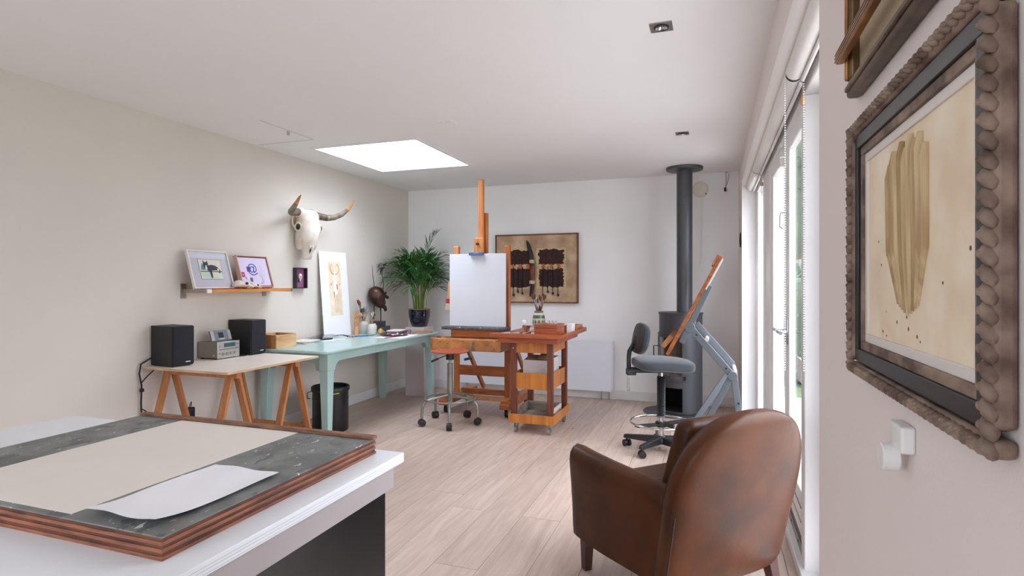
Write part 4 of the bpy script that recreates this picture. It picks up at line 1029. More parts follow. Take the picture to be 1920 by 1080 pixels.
# wall shelf
t = Thing('wall_shelf', 'narrow orange wood shelf on steel brackets above the stereo', 'shelf', (XL, 3.6, 1.25))
t.part('board', MB().box(-3.695, -3.462, 3.185, 4.045, 1.250, 1.272), 'shelf_wood', bevel=.001)
for y0 in (3.165, 4.046):
    b = t.part('bracket', MB().box(-3.695, -3.46, y0, y0 + .018, 1.246, 1.274), 'steel_brushed')
    t.part('wall_plate', MB().box(-3.699, -3.690, y0 - .012, y0 + .03, 1.205, 1.315) if y0 < 3.5 else MB().box(-3.699, -3.690, 3.96, 4.0, 1.205, 1.246), 'steel_brushed', b)
t.part('end_block', MB().box(-3.462, -3.448, 3.165, 3.20, 1.246, 1.274), 'white_plastic')

t = Thing('cat_picture', 'white framed print of a black and white cat, leaning on the shelf', 'picture', (-3.545, 3.126, 1.273), lean_rot(math.radians(17)), local=True)
w_, h_ = .365, .298
frame_bars(t, w_, h_, .010, .022, 'frame_white')
t.part('mount', rect(.01, .01, w_ - .01, h_ - .01, .004, .010), 'mat_grey')
t.part('bevel_line', rect(.083, .072, .288, .232, .0101, .0112), 'ink_green')
pr = t.part('print', rect(.087, .076, .284, .228, .0112, .0122), 'print_cream', label='print of a cat on a fence')
u0, v0, pw, ph = .087, .076, .197, .152
def P2(pts): return [(u0 + pw * a, v0 + ph * b) for a, b in pts]
t.part('fence', rect(u0, v0, u0 + pw, v0 + ph * .36, .0122, .0126), 'print_mint', pr)
t.part('fence_rail', rect(u0 + .004, v0 + ph * .37, u0 + pw, v0 + ph * .41, .0122, .0130), 'ink_navy', pr)
t.part('tree', MB().prism(P2([(.05, .47), (.10, .70), (.14, .82), (.20, .70), (.27, .47)]), .0122, .0128, 'z'), 'ink_teal', pr)
t.part('cat', MB().prism(P2([(.20, .62), (.19, .78), (.21, .96), (.26, .86), (.33, .86), (.39, .95), (.41, .80), (.40, .70), (.55, .74), (.72, .70), (.84, .60), (.92, .46), (.93, .38), (.88, .30), (.84, .33), (.87, .42), (.80, .44), (.70, .46), (.60, .44), (.52, .42), (.53, .20), (.51, .05), (.45, .05), (.44, .20), (.42, .36), (.36, .44), (.30, .46), (.24, .52)]), .0126, .0136, 'z'), 'ink_navy', pr, smooth=0)
t.part('cat_chest', MB().prism(P2([(.25, .62), (.34, .60), (.34, .52), (.29, .46), (.25, .52)]), .0136, .0141, 'z'), 'ink_white', pr)
t.part('cat_haunch', MB().prism(P2([(.80, .56), (.86, .54), (.88, .44), (.82, .42), (.78, .48)]), .0136, .0141, 'z'), 'ink_white', pr)
t.part('cat_muzzle', MB().prism(P2([(.27, .70), (.33, .70), (.33, .62), (.28, .60)]), .0136, .0141, 'z'), 'ink_white', pr)
t.part('cover_glass', rect(.01, .01, w_ - .01, h_ - .01, .0165, .0175), 'pane_glass')

t = Thing('collage_picture', 'rose framed lilac collage with a blue at-sign, leaning on the shelf', 'picture', (-3.545, 3.56, 1.273), lean_rot(math.radians(17)), local=True)
w_, h_ = .333, .272
frame_bars(t, w_, h_, .008, .040, 'frame_rose')
t.part('lining', rect(.008, .008, w_ - .008, h_ - .008, .026, .029), 'mahogany')
pr = t.part('collage', rect(.017, .017, w_ - .017, h_ - .017, .029, .031), 'mat_lilac')
t.part('square_stamp', rect(.085, .135, .125, .178, .031, .0316), 'ink_violet', pr)
text_part(pr, 'at_sign', '@', .105, (.143, .158, .032), (0, 0, 0), 'ink_blue', label='blue at-sign')
t.part('swash', MB().tube([(.130, .118, .0315), (.155, .110, .0315), (.175, .118, .0315), (.20, .116, .0315)], .0008, 4), 'ink_blue', pr)
t.part('square_stamp', rect(.019, .088, .052, .130, .031, .0316), 'ink_magenta', pr)
text_part(pr, 'letter_e', 'e', .034, (.034, .112, .0318), (0, 0, 0), 'mat_grey')
text_part(pr, 'numeral', '4', .034, (.058, .078, .0318), (0, 0, 0), 'ink_teal')
text_part(pr, 'numeral', '0', .034, (.080, .088, .0318), (0, 0, 0), 'ink_white')
t.part('square_stamp', rect(.098, .050, .126, .084, .031, .0316), 'ink_grey', pr)
for k, (a, b, c_, d_) in enumerate(((.235, .03, .205, .17), (.235, .03, .225, .20), (.235, .03, .25, .19), (.235, .03, .27, .15), (.235, .06, .195, .13))):
    t.part('stalk', MB().tube([(a, b, .0314), ((a + c_) / 2 + .004, (b + d_) / 2, .0314), (c_, d_, .0314)], .0007, 4), 'ink_green', pr)
t.part('red_dot', MB().cyl((.215, .038, .031), (.215, .038, .0316), .006), 'ink_red', pr)

def small_skull(c, L, ang, label):
    t = Thing('animal_skull', label, 'skull', c, ang, 'small animal skulls on the shelf', local=True)
    rings = []
    for k, w, h in ((0, .10, .10), (.04, .20, .19), (.15, .28, .27), (.30, .30, .30), (.42, .25, .25), (.52, .20, .20), (.62, .17, .20), (.75, .14, .17), (.88, .11, .12), (.97, .08, .07), (1, .03, .03)):
        rings.append([(L * (k - .5), L * w * .8 * math.cos(a), L * (h * (.62 + .55 * math.sin(a)) + .06)) for a in (2 * PI * i / 16 for i in range(16))])
    t.part('cranium', MB().loft(rings), 'bone', smooth=60)
    for s_ in (-1, 1):
        t.part('cheek_arch', MB().tube([(L * -.22, s_ * L * .22, L * .16), (L * -.05, s_ * L * .31, L * .13), (L * .12, s_ * L * .27, L * .15), (L * .2, s_ * L * .13, L * .17)], L * .022, 8), 'bone_tan', smooth=60)
        t.part('eye_socket', MB().ball((L * .08, s_ * L * .145, L * .25), (L * .075, L * .05, L * .065), 12, 8), 'hollow_shade')
        for j in range(4):
            t.part('tooth', MB().cyl((L * (.16 + .08 * j), s_ * L * .085, L * .08), (L * (.165 + .08 * j), s_ * L * .085, -.0), L * .022, L * .010, 8), 'bone_tan')
small_skull((-3.485, 3.535, 1.2735), .17, PI / 2 - .25, 'larger tan and white animal skull in front of the collage')
small_skull((-3.488, 3.665, 1.2735), .115, PI / 2 - .1, 'smaller pale animal skull on the shelf, right of the larger one')

# longhorn skull
t = Thing('longhorn_skull', 'bleached longhorn cattle skull with curved horns hung high on the cream wall', 'skull', (XL, 4.42, 1.54))
Y0 = 4.42
prof = [(2.005, .060, .035, .085), (1.99, .092, .062, .095), (1.955, .104, .078, .105), (1.90, .100, .085, .115), (1.86, .108, .088, .120), (1.82, .112, .088, .125), (1.785, .095, .084, .128), (1.74, .082, .080, .128), (1.69, .074, .074, .125), (1.645, .058, .058, .118), (1.60, .044, .040, .110), (1.565, .046, .026, .104), (1.545, .040, .018, .10), (1.538, .022, .008, .098)]
rings = []
for z, wy, dx, cx in prof:
    rr = []
    for k in range(28):
        a = 2 * PI * k / 28; c_, s_ = math.cos(a), math.sin(a)
        ridge = 1 + .10 * math.exp(-((a if a < PI else 2 * PI - a) / .35) ** 2)
        rr.append((XL + cx + dx * math.copysign(abs(c_) ** .75, c_) * (ridge if c_ > 0 else .9), Y0 + wy * math.copysign(abs(s_) ** .85, s_), z))
    rings.append(rr)
sk = t.part('cranium', MB().loft(rings), 'bone', smooth=60)
t.part('nasal_opening', MB().loft([[(XL + .15, Y0 + .002, 1.688), (XL + .186, Y0, 1.69), (XL + .15, Y0 - .002, 1.668)], [(XL + .13, Y0 + .036, 1.62), (XL + .182, Y0, 1.625), (XL + .13, Y0 - .036, 1.62)], [(XL + .10, Y0 + .022, 1.575), (XL + .138, Y0, 1.58), (XL + .10, Y0 - .022, 1.575)], [(XL + .10, Y0 + .01, 1.555), (XL + .122, Y0, 1.556), (XL + .10, Y0 - .01, 1.555)]]), 'hollow_shade', sk)
for s_ in (-1, 1):
    t.part('nasal_bone', MB().bar((XL + .196, Y0 + s_ * .011, 1.76), (XL + .188, Y0 + s_ * .012, 1.645), .020, .014, (1, 0, 0)), 'bone', sk, bevel=.004)
    e = t.part('orbit', MB().torus((XL + .142, Y0 + s_ * .104, 1.836), .033, .011, 20, 8, (.45, s_ * 1.0, 0)), 'bone', smooth=60)
    t.part('eye_socket', MB().ball((XL + .144, Y0 + s_ * .104, 1.836), (.030, .020, .030), 16, 10), 'hollow_shade', e)
    t.part('cheek_arch', MB().tube([(XL + .12, Y0 + s_ * .115, 1.82), (XL + .075, Y0 + s_ * .125, 1.86), (XL + .055, Y0 + s_ * .120, 1.92), (XL + .06, Y0 + s_ * .105, 1.955)], .010, 8), 'bone', smooth=60)
    t.part('cheek_plate', MB().ball((XL + .085, Y0 + s_ * .066, 1.725), (.060, .030, .095), 16, 12, e=.8), 'bone', smooth=60)
    t.part('temple_hollow', MB().ball((XL + .115, Y0 + s_ * .094, 1.915), (.030, .014, .034), 12, 8), 'bone_tan')
    for j in range(5):
        t.part('tooth', MB().box(XL + .030 + .003 * j, XL + .052 + .003 * j, Y0 + s_ * .062 - .008, Y0 + s_ * .062 + .008, 1.765 - .026 * j, 1.788 - .026 * j), 'bone', bevel=.003)
    hp = [(XL + .085, .075, 1.975), (XL + .09, .13, 1.972), (XL + .105, .19, 1.962), (XL + .135, .25, 1.955), (XL + .18, .305, 1.965), (XL + .235, .345, 1.995), (XL + .29, .37, 2.045), (XL + .335, .382, 2.105), (XL + .35, .384, 2.135)]
    hr = [.036, .035, .033, .031, .028, .024, .018, .010, .003]
    if s_ < 0: hp = [(a, b, c_ - .055 * max(0, (k_ - 3) / 5)) for k_, (a, b, c_) in enumerate(hp)]
    hp = [(a, Y0 + s_ * b, c_) for a, b, c_ in hp]
    hn = t.part('horn', MB().tube(hp[:4], hr[:4], 14), 'horn_base', smooth=60)
    t.part('horn_middle', MB().tube(hp[3:7], hr[3:7], 14), 'horn_mid', hn, smooth=60)
    t.part('horn_tip', MB().tube(hp[6:], hr[6:], 14), 'horn_tip', hn, smooth=60)
    t.part('horn_boss', MB().tube([(XL + .088, Y0 + s_ * .07, 1.97), (XL + .090, Y0 + s_ * .115, 1.972)], [.052, .040], 14), 'bone', hn, smooth=60)

# the face is turned a little towards the room, the horns keep clear of the wall
for ch in t.o.children:
    if not ch.name.startswith('horn'):
        ch.matrix_local = Matrix.Translation((.10, 0, 0)) @ Matrix.Rotation(math.radians(-24), 4, 'Z') @ Matrix.Translation((-.10, 0, 0))
# shadow box
t = Thing('shadow_box', 'small dark box frame with a tiny skull on plum backing', 'picture', (XL + .001, 4.345, 1.268), lean_rot(0), local=True)
w_, h_ = .152, .195
frame_bars(t, w_, h_, .009, .045, 'frame_black')
t.part('backing', rect(.009, .009, w_ - .009, h_ - .009, .001, .006), 'plum')
s = t.part('tiny_skull', MB().ball((.075, .112, .020), (.021, .030, .016), 14, 10).ball((.079, .083, .016), (.010, .02, .010), 10, 8), 'bone', smooth=60)
t.part('eye_socket', MB().ball((.070, .110, .031), (.008, .008, .007), 10, 6), 'hollow_shade', s)
t.part('jaw_shadow', MB().ball((.070, .075, .012), (.006, .018, .006), 8, 6), 'hollow_shade', s)

# leaning etching in a white mount
t = Thing('etching', 'tall white mounted etching of an antlered figure leaning on the cream wall', 'picture', (-3.615, 4.69, .772), lean_rot(math.radians(4.6)), local=True)
t.part('mount', rect(0, 0, .44, .868, 0, .006), 'white_paper')
pr = t.part('print', rect(.125, .215, .325, .765, .006, .0066), 'print_tan')
for s_ in (-1, 1):
    t.part('antler', MB().tube([(.225 + s_ * .012, .640, .007), (.225 + s_ * .045, .650, .007), (.225 + s_ * .070, .685, .007), (.225 + s_ * .066, .725, .007), (.225 + s_ * .042, .742, .007), (.225 + s_ * .030, .72, .007)], [.006, .0065, .006, .005, .004, .002], 6), 'sepia_pale', pr)
    t.part('arm_line', MB().tube([(.225 + s_ * .03, .575, .0068), (.225 + s_ * .062, .54, .0068), (.225 + s_ * .066, .52, .0068)], .0018, 5), 'sepia_pale', pr)
    t.part('leg_line', MB().tube([(.225 + s_ * .018, .43, .0068), (.225 + s_ * .022, .33, .0068), (.225 + s_ * .014, .25, .0068)], .0016, 5), 'sepia_pale', pr)
    t.part('dot', MB().cyl((.225 + s_ * .07, .535, .0066), (.225 + s_ * .07, .535, .0072), .006), 'sepia', pr)
t.part('figure_head', MB().prism([(.208, .655), (.215, .668), (.235, .668), (.243, .655), (.238, .62), (.228, .598), (.222, .598), (.212, .62)], .0066, .0072, 'z'), 'ink_white', pr)
t.part('figure_body', MB().prism([(.19, .585), (.26, .585), (.25, .50), (.258, .44), (.232, .43), (.222, .43), (.196, .44), (.20, .50)], .0066, .0070, 'z'), 'ink_white', pr)
t.part('red_mark', rect(.246, .482, .258, .535, .007, .0075), 'ink_red', pr)
t.part('red_mark', MB().prism([(.190, .46), (.204, .46), (.200, .405), (.196, .40)], .007, .0075, 'z'), 'ink_red', pr)
for j in range(7): t.part('spine_mark', MB().cyl((.225, .41 - .024 * j, .0066), (.225, .41 - .024 * j, .0072), .0032), 'sepia', pr)

# ---- stereo
def speaker(c, rot, label):
    t = Thing('loudspeaker', label, 'loudspeaker', c, rot, 'bookshelf speakers on the trestle table', local=True)
    t.part('cabinet', MB().box(-.125, .098, -.078, .078, .004, .278), 'speaker_case', bevel=.003)
    g = t.part('grille', MB().rbox(.099, .112, -.076, .076, .012, .275, .005), 'speaker_cloth')
    t.part('badge', MB().box(.112, .1135, .012, .046, .028, .0335), 'ink_white', g)
    for a in (-.10, .08):
        for b in (-.06, .06): t.part('foot', MB().cyl((a, b, 0), (a, b, .005), .008), 'black_matte')
speaker((-3.555, 2.975, .7445), -.10, 'black bookshelf speaker at the left end of the trestle table')
speaker((-3.565, 3.665, .7445), 0.0, 'black bookshelf speaker beside the mint-green table')
t = Thing('stereo_receiver', 'silver compact stereo receiver with four knobs between the speakers', 'receiver', (-3.59, 3.395, .7445))
rx, y0, y1, z0 = -3.49, 3.29, 3.50, .7445
t.part('case', MB().box(-3.688, rx - .006, y0 + .003, y1 - .003, z0 + .008, z0 + .128), 'silver_side', bevel=.002)
f = t.part('front_panel', MB().box(rx - .006, rx, y0, y1, z0 + .006, z0 + .130), 'silver', bevel=.002)
t.part('display', MB().box(rx, rx + .0012, y0 + .060, y1 - .042, z0 + .088, z0 + .118), 'lcd', f)
t.part('disc_slot', MB().box(rx, rx + .001, y0 + .014, y1 - .055, z0 + .070, z0 + .076), 'silver_side', f)
t.part('disc_slot_line', MB().box(rx, rx + .0012, y0 + .014, y1 - .055, z0 + .0685, z0 + .0698), 'iron', f)
for j in range(4):
    yy = y0 + .048 + j * .038
    t.part('knob', MB().cyl((rx, yy, z0 + .038), (rx + .014, yy, z0 + .038), .0115, .0105, 20), 'ferrule', f)
for j in range(4): t.part('button', MB().box(rx, rx + .002, y1 - .048 + j * .010, y1 - .042 + j * .010, z0 + .070, z0 + .075), 'iron', f)
for yy, zz in ((y0 + .018, z0 + .098), (y1 - .03, z0 + .105), (y1 - .015, z0 + .105)): t.part('button', MB().cyl((rx, yy, zz), (rx + .003, yy, zz), .005), 'silver_side', f)
t.part('socket', MB().box(rx, rx + .001, y0 + .012, y0 + .026, z0 + .040, z0 + .046).box(rx, rx + .001, y0 + .014, y0 + .020, z0 + .018, z0 + .023), 'black_matte', f)
t.part('side_screw', MB().cyl((-3.53, y0 + .003, z0 + .028), (-3.53, y0 - .001, z0 + .028), .010), 'brush_natural')
for a in (-3.66, -3.52):
    for b in (y0 + .02, y1 - .02): t.part('foot', MB().cyl((a, b, z0), (a, b, z0 + .009), .009), 'black_matte')
t = Thing('dock_display', 'small dark tilted display panel standing on the receiver', 'display', (-3.56, 3.40, .8755), lean_rot(math.radians(18)), local=True)
t.part('panel', rect(-.105, .0, .085, .082, 0, .012), 'grey_paint', bevel=.002)
for a in (-.105, .053): t.part('side_strip', rect(a + .002, .003, a + .030, .079, .012, .0128), 'silver')
t.part('screen', rect(-.035, .022, .012, .064, .012, .0126), 'black_plastic')
t.part('badge', rect(-.032, .012, .016, .016, .012, .0126), 'ink_white')
solo('disc_stand', MB().lathe([(0, 0), (.040, 0), (.042, .004), (.03, .010), (.012, .013), (0, .013)], (-3.52, 3.545, .7445), 24), 'black_plastic', 'small black round puck beside the receiver', 'puck')
t = Thing('power_cable', 'black cables hanging from the stereo tabletop down the wall', 'cable', (-3.68, 2.86, 0))
t.part('cable', MB().tube([(-3.672, 2.90, .80), (-3.674, 2.825, .765), (-3.675, 2.815, .70), (-3.675, 2.832, .62), (-3.675, 2.828, .5), (-3.676, 2.833, .38), (-3.672, 2.836, .2), (-3.67, 2.84, .012)], .0055, 8), 'black_matte', smooth=60)
t.part('branch', MB().tube([(-3.675, 2.832, .64), (-3.668, 2.87, .68), (-3.64, 2.90, .722)], .004, 6), 'black_matte')
t.part('branch', MB().tube([(-3.675, 2.832, .46), (-3.672, 2.86, .44), (-3.668, 2.89, .36), (-3.66, 2.93, .22), (-3.62, 3.0, .012)], .004, 6), 'black_matte')
t.part('clip', MB().rbox(-3.685, -3.664, 2.822, 2.844, .575, .60, .004), 'black_plastic')
t = Thing('power_adapter', 'black power adapter low on the wall behind the trestle', 'adapter', (-3.69, 3.20, .30))
t.part('body', MB().rbox(-3.698, -3.645, 3.175, 3.235, .315, .395, .008), 'black_plastic')
t.part('lead', MB().tube([(-3.66, 3.20, .395), (-3.655, 3.195, .42), (-3.662, 3.215, .435), (-3.67, 3.22, .40)], .003, 6), 'black_matte')

# ================================================================== ON THE MINT-GREEN TABLE
TT = .7705
t = Thing('wooden_box', 'open shallow pine box at the near end of the mint-green table', 'box', (-3.545, 3.95, TT))
x0, x1, y0, y1, z0, z1 = -3.655, -3.432, 3.835, 4.075, TT, TT + .112
t.part('side', MB().box(x1 - .012, x1, y0, y1, z0, z1), 'pine', bevel=.001); t.part('side', MB().box(x0, x0 + .012, y0, y1, z0, z1), 'pine')
t.part('side', MB().box(x0 + .012, x1 - .012, y0, y0 + .012, z0, z1), 'beech'); t.part('side', MB().box(x0 + .012, x1 - .012, y1 - .012, y1, z0, z1), 'beech')
t.part('bottom', MB().box(x0 + .012, x1 - .012, y0 + .012, y1 - .012, z0, z0 + .008), 'pine')
for j in range(3):
    solo('note_stack', MB().box(x0 + .02 + j * .004, x1 - .03 + j * .004, y0 + .02 + j * .05, y0 + .11 + j * .045, z0 + .0085 + .028 * j, z0 + .036 + .028 * j), 'white_paper', ['white paper stack lying lowest in the pine box', 'white paper stack in the middle of the pine box', 'white paper stack lying topmost in the pine box'][j], 'paper')
def flat(name, cx, cy, w, l, z, th, ang, m, label, cat, group=None, bevel=.0):
    mb = MB().box(-w / 2, w / 2, -l / 2, l / 2, 0, th)
    o = link(name, mb.mesh(name, None, 40), m, None, bevel); o.location = (cx, cy, z); o.rotation_euler = (0, 0, ang)
    return tag(o, label, cat, group)
flat('magazine', -3.555, 4.33, .20, .27, TT + .0, .006, .15, 'box_white', 'pale magazine lying lowest beside the pine box', 'magazine')
flat('magazine', -3.548, 4.34, .19, .26, TT + .0065, .005, -.08, 'ink_green', 'greyish magazine on the pile beside the pine box', 'magazine')
flat('magazine', -3.56, 4.35, .18, .25, TT + .012, .005, .28, 'print_cream', 'cream magazine topping the pile beside the pine box', 'magazine')
flat('sketchbook', -3.555, 4.575, .13, .16, TT + .0, .018, -.35, 'ebony', 'dark sketchbook under the clear plastic sheet', 'book', bevel=.002)
flat('postcard', -3.47, 4.50, .12, .17, TT, .0025, -.5, 'white_paper', 'white card with edge towards the table front', 'card')
flat('postcard', -3.43, 4.64, .10, .17, TT, .003, -.75, 'print_cream', 'cream card beside the orange pencils', 'card')
solo('plastic_sheet', MB().sheet([(-3.64, 4.46, TT + .022), (-3.48, 4.44, TT + .024), (-3.50, 4.80, TT + .012), (-3.645, 4.84, TT + .040)], 8, 6, lambda u, w: .012 * math.sin(3 * u + 1) * math.sin(3 * w), t=.0015), 'acrylic', 'clear bluish plastic sheet lying over the sketchbook', 'plastic sheet')
t = Thing('small_pliers', 'thin dark metal pliers lying in front of the leaning etching', 'pliers', (-3.53, 4.83, TT))
for s_ in (-1, 1): t.part('arm', MB().tube([(-3.57, 4.78 + s_ * .012, TT + .02), (-3.555, 4.83, TT + .024), (-3.53, 4.88 - s_ * .01, TT + .022), (-3.50, 4.93 - s_ * .014, TT + .006)], .004, 6), 'iron')
def pencil(c, ang, L, m, label, group=None, r=.0042):
    t = Thing('pencil', label, 'pencil', c, ang, group, local=True)
    t.part('shaft', MB().cyl((-L / 2, 0, r), (L / 2 - .016, 0, r), r, n=6), m, smooth=0)
    t.part('tip', MB().cyl((L / 2 - .016, 0, r), (L / 2, 0, r), r, .0008, n=6), 'brush_natural')
for j in range(3): pencil((-3.505 + .012 * j, 4.945 + .012 * j, TT), 2.15 + .08 * j, .19, 'orange_pencil', ['orange pencil lying farthest from the blue pencils', 'orange pencil in the middle of the orange three', 'orange pencil lying next to the blue pencils'][j], 'coloured pencils on the table')
for j in range(6): pencil((-3.44 + .0125 * j + .01 * (j % 2), 4.985 + .02 * j, TT + .0002), 1.05 + .09 * ((j * 7) % 4), .21, 'blue_pencil', ['blue pencil lying farthest left in the loose bundle', 'second blue pencil from the left in the loose bundle', 'third blue pencil from the left in the loose bundle', 'third blue pencil from the right in the loose bundle', 'second blue pencil from the right in the loose bundle', 'blue pencil lying farthest right, nearest the jars'][j], 'blue pencils on the table')
# wooden hand
hb = Vector((-3.565, 5.16, TT))
t = Thing('wooden_hand', 'jointed wooden artist\'s hand standing on the mint-green table holding a pen', 'hand model', hb)
t.part('wrist', MB().lathe([(.0, 0), (.026, 0), (.028, .01), (.024, .06), (.025, .095), (.0, .095)], hb, 20), 'hand_wood', smooth=60)
t.part('palm', MB().rbox(-.014, .014, -.032, .032, .093, .170, .011).warp(lambda p: hb + p), 'hand_wood', smooth=60)
for j, (oy, ln, cu) in enumerate(((-.026, .066, .006), (-.009, .076, .010), (.010, .072, .016), (.027, .060, .020))):
    q = [hb + Vector((0, oy, .165)), hb + Vector((.006, oy * 1.3, .165 + ln * .45)), hb + Vector((cu * .6, oy * 1.55, .165 + ln * .8)), hb + Vector((cu * 1.3, oy * 1.55, .165 + ln * .95))]
    t.part('finger', MB().tube(q, [.0085, .008, .0075, .006], 8), 'hand_wood', smooth=60)
t.part('thumb', MB().tube([hb + Vector((.006, -.028, .115)), hb + Vector((.022, -.05, .14)), hb + Vector((.034, -.046, .175))], [.010, .009, .007], 8), 'hand_wood', smooth=60)
t = Thing('pen', 'slim silver pen held by the wooden hand', 'pen', hb + Vector((.03, 0, .20)))
t.part('barrel', MB().cyl(hb + Vector((.026, -.09, .188)), hb + Vector((.022, .05, .222)), .0045), 'brush_natural'); t.part('cap', MB().cyl(hb + Vector((.022, .05, .222)), hb + Vector((.020, .105, .235)), .006), 'ferrule')
# brushes
def brush(p0, d, L, wide, mh, mbz, label, group, name='paintbrush'):
    p0 = Vector(p0); d = Vector(d).normalized()
    t = Thing(name, label, 'brush', p0, group=group)
    t.part('handle', MB().tube([p0, p0 + d * L * .3, p0 + d * L * .62, p0 + d * L * .70], [.002, .0042, .0055, .0042], 8), mh, smooth=60)
    t.part('ferrule', MB().tube([p0 + d * L * .70, p0 + d * L * .84], [.0042, .0042 + wide * .35], 8), 'ferrule', smooth=60)
    t.part('bristles', MB().tube([p0 + d * L * .84, p0 + d * L * .93, p0 + d * L], [.0042 + wide * .3, .0045 + wide * .8, .0015 + wide * .75], 8), mbz, smooth=60)
def jar(name, c, r, h, label, m='stoneware'):
    mb = MB().lathe([(0, 0), (r * .92, 0), (r, .006), (r, h * .72), (r * .96, h * .80), (r * .78, h * .88), (r * .80, h), (r * .70, h), (r * .68, h * .86), (r * .88, h * .7), (r * .9, .01), (0, .01)], c, 28)
    return solo(name, mb, m, label, 'jar', smooth=60)
j1 = Vector((-3.615, 5.36, TT)); j2 = Vector((-3.465, 5.30, TT))
jar('stoneware_jar', j1, .058, .135, 'white stoneware jar of brushes behind the wooden hand')
jar('stoneware_jar', j2, .052, .112, 'squat white stoneware jar of brushes, right of the wooden hand')
r = random.Random(5)
JB = [(-.03, -.10, .36, .012, 'brush_black', 'bristle_brown', 'dark long-handled brush leaning left, tallest in the jars'), (-.02, -.075, .34, .010, 'brush_black', 'bristle_brown', 'second dark brush leaning left from the back jar'),
      (.01, .035, .27, .022, 'brush_natural', 'bristle_grey', 'broad grey-haired brush upright in the back jar'), (.0, -.01, .25, .020, 'brush_natural', 'bristle_brown', 'thick brown brush in the middle of the back jar'),
      (.02, .08, .24, .018, 'brush_red', 'bristle_grey', 'grey-tipped brush leaning right in the back jar'), (.03, -.14, .23, .030, 'brush_natural', 'bristle_pale', 'round pale-haired mop brush leaning over the wooden hand')]
for dx, dy, L, wd, mh, mz, lb in JB: brush(j1 + Vector((-dx * .4, -dy * .25, .02)), (dx, dy, L * .95), L, wd, mh, mz, lb, 'brushes in the back jar')
LB2 = ['pale-tipped thin brush leaning left in the squat jar', 'red-handled thin brush in the squat jar', 'brown-tipped thin brush upright in the squat jar', 'natural-handled thin brush in the squat jar', 'black-handled thin brush in the squat jar', 'pale thin brush leaning right in the squat jar', 'brown brush leaning far right in the squat jar']
for j in range(7):
    a = -.06 + .02 * j
    brush(j2 + Vector((r.uniform(-.012, .012), -a * .25, .014)), (r.uniform(-.03, .04), a, .2), r.uniform(.18, .235), r.uniform(.004, .009), ('brush_natural', 'brush_red', 'brush_black')[j % 3], ('bristle_pale', 'bristle_brown')[j % 2], LB2[j], 'brushes in the squat jar')
# sculpture
mb_c = Vector((-3.555, 5.62, TT))
solo('marble_block', MB().box(-3.645, -3.505, 5.565, 5.735, TT, TT + .058), 'black_marble', 'black veined marble block under the mask sculpture', 'block', bevel=.002)
t = Thing('mask_sculpture', 'bronze mask sculpture on a rod with two thin spikes, on black stone', 'sculpture', (-3.60, 5.63, TT + .0585))
t.part('plinth', MB().box(-3.645, -3.535, 5.575, 5.685, TT + .0585, TT + .116), 'black_marble', bevel=.002)
hc = Vector((-3.585, 5.60, 1.155))
t.part('rod', MB().tube([(-3.575, 5.645, TT + .116), (-3.575, 5.645, .985), (-3.575, 5.64, 1.04), (-3.58, 5.63, 1.10)], [.006, .006, .010, .006], 8), 'iron')
fd = Vector((.55, .83, 0)).normalized(); sd = Vector((fd.y, -fd.x, 0))   # the mask looks to the right
rings = []
for z, f_, b_, w, off in ((-.120, .03, .02, .03, .030), (-.100, .055, .04, .05, .018), (-.07, .072, .075, .066, .008), (-.03, .082, .098, .078, 0), (.01, .088, .108, .086, -.004), (.045, .086, .108, .086, -.008), (.08, .074, .095, .074, -.012), (.108, .048, .066, .05, -.018), (.125, .014, .02, .016, -.022)):
    ring = []
    for k in range(24):
        a = 2 * PI * k / 24; c_, s_ = math.cos(a), math.sin(a)
        ring.append(hc + fd * (off + (f_ if c_ > 0 else b_) * c_) + sd * (w * s_) + Vector((0, 0, z)))
    rings.append(ring)
m_ = t.part('mask', MB().loft(rings), 'bronze', smooth=60)
t.part('nose', MB().tube([hc + fd * .072 + Vector((0, 0, .035)), hc + fd * .098 + Vector((0, 0, .012)), hc + fd * .122 + Vector((0, 0, -.006)), hc + fd * .128 + Vector((0, 0, -.018))], [.010, .018, .019, .006], 8), 'bronze', m_, smooth=60)
for s_ in (-1, 1):
    t.part('brow', MB().tube([hc + fd * .080 + sd * s_ * .008 + Vector((0, 0, .045)), hc + fd * .082 + sd * s_ * .034 + Vector((0, 0, .052)), hc + fd * .055 + sd * s_ * .066 + Vector((0, 0, .040))], [.009, .014, .008], 8), 'bronze', m_, smooth=60)
    t.part('eye', MB().ball(hc + fd * .066 + sd * s_ * .036 + Vector((0, 0, .022)), .017, 12, 8), 'bronze', m_)
    t.part('ear', MB().ball(hc - fd * .03 + sd * s_ * .074 + Vector((0, 0, -.01)), (.018, .018, .028), 12, 8), 'bronze', m_)
t.part('lips', MB().torus(hc + fd * .078 + Vector((0, 0, -.055)), .022, .009, 16, 6, fd), 'bronze', m_, smooth=60)
t.part('chin', MB().tube([hc + fd * .055 + Vector((0, 0, -.095)), hc + fd * .085 + Vector((0, 0, -.115)), hc + fd * .095 + Vector((0, 0, -.145)), hc + fd * .085 + Vector((0, 0, -.16))], [.028, .024, .019, .008], 10), 'bronze', m_, smooth=60)
t.part('drop_rod', MB().tube([hc - fd * .045 + Vector((0, 0, -.07)), hc - fd * .045 + Vector((0, 0, -.19))], [.007, .006], 8).ball(hc - fd * .045 + Vector((0, 0, -.195)), .015), 'iron', m_)
for k, o_ in enumerate((-.05, .065)):
    t.part('spike', MB().tube([hc + fd * o_ + Vector((0, 0, .06)), hc + fd * (o_ + .004) + Vector((0, 0, .16)), hc + fd * (o_ - .012) + Vector((0, 0, .25)), hc + fd * (o_ - .016) + Vector((0, 0, .37))], [.0045, .004, .003, .0015], 6), 'iron', m_)
for j in range(5): t.part('crest', MB().ball(hc + fd * (-.05 + .025 * j) + Vector((0, 0, .118 - .006 * abs(j - 1))), (.008, .008, .012), 8, 6), 'bronze', m_)
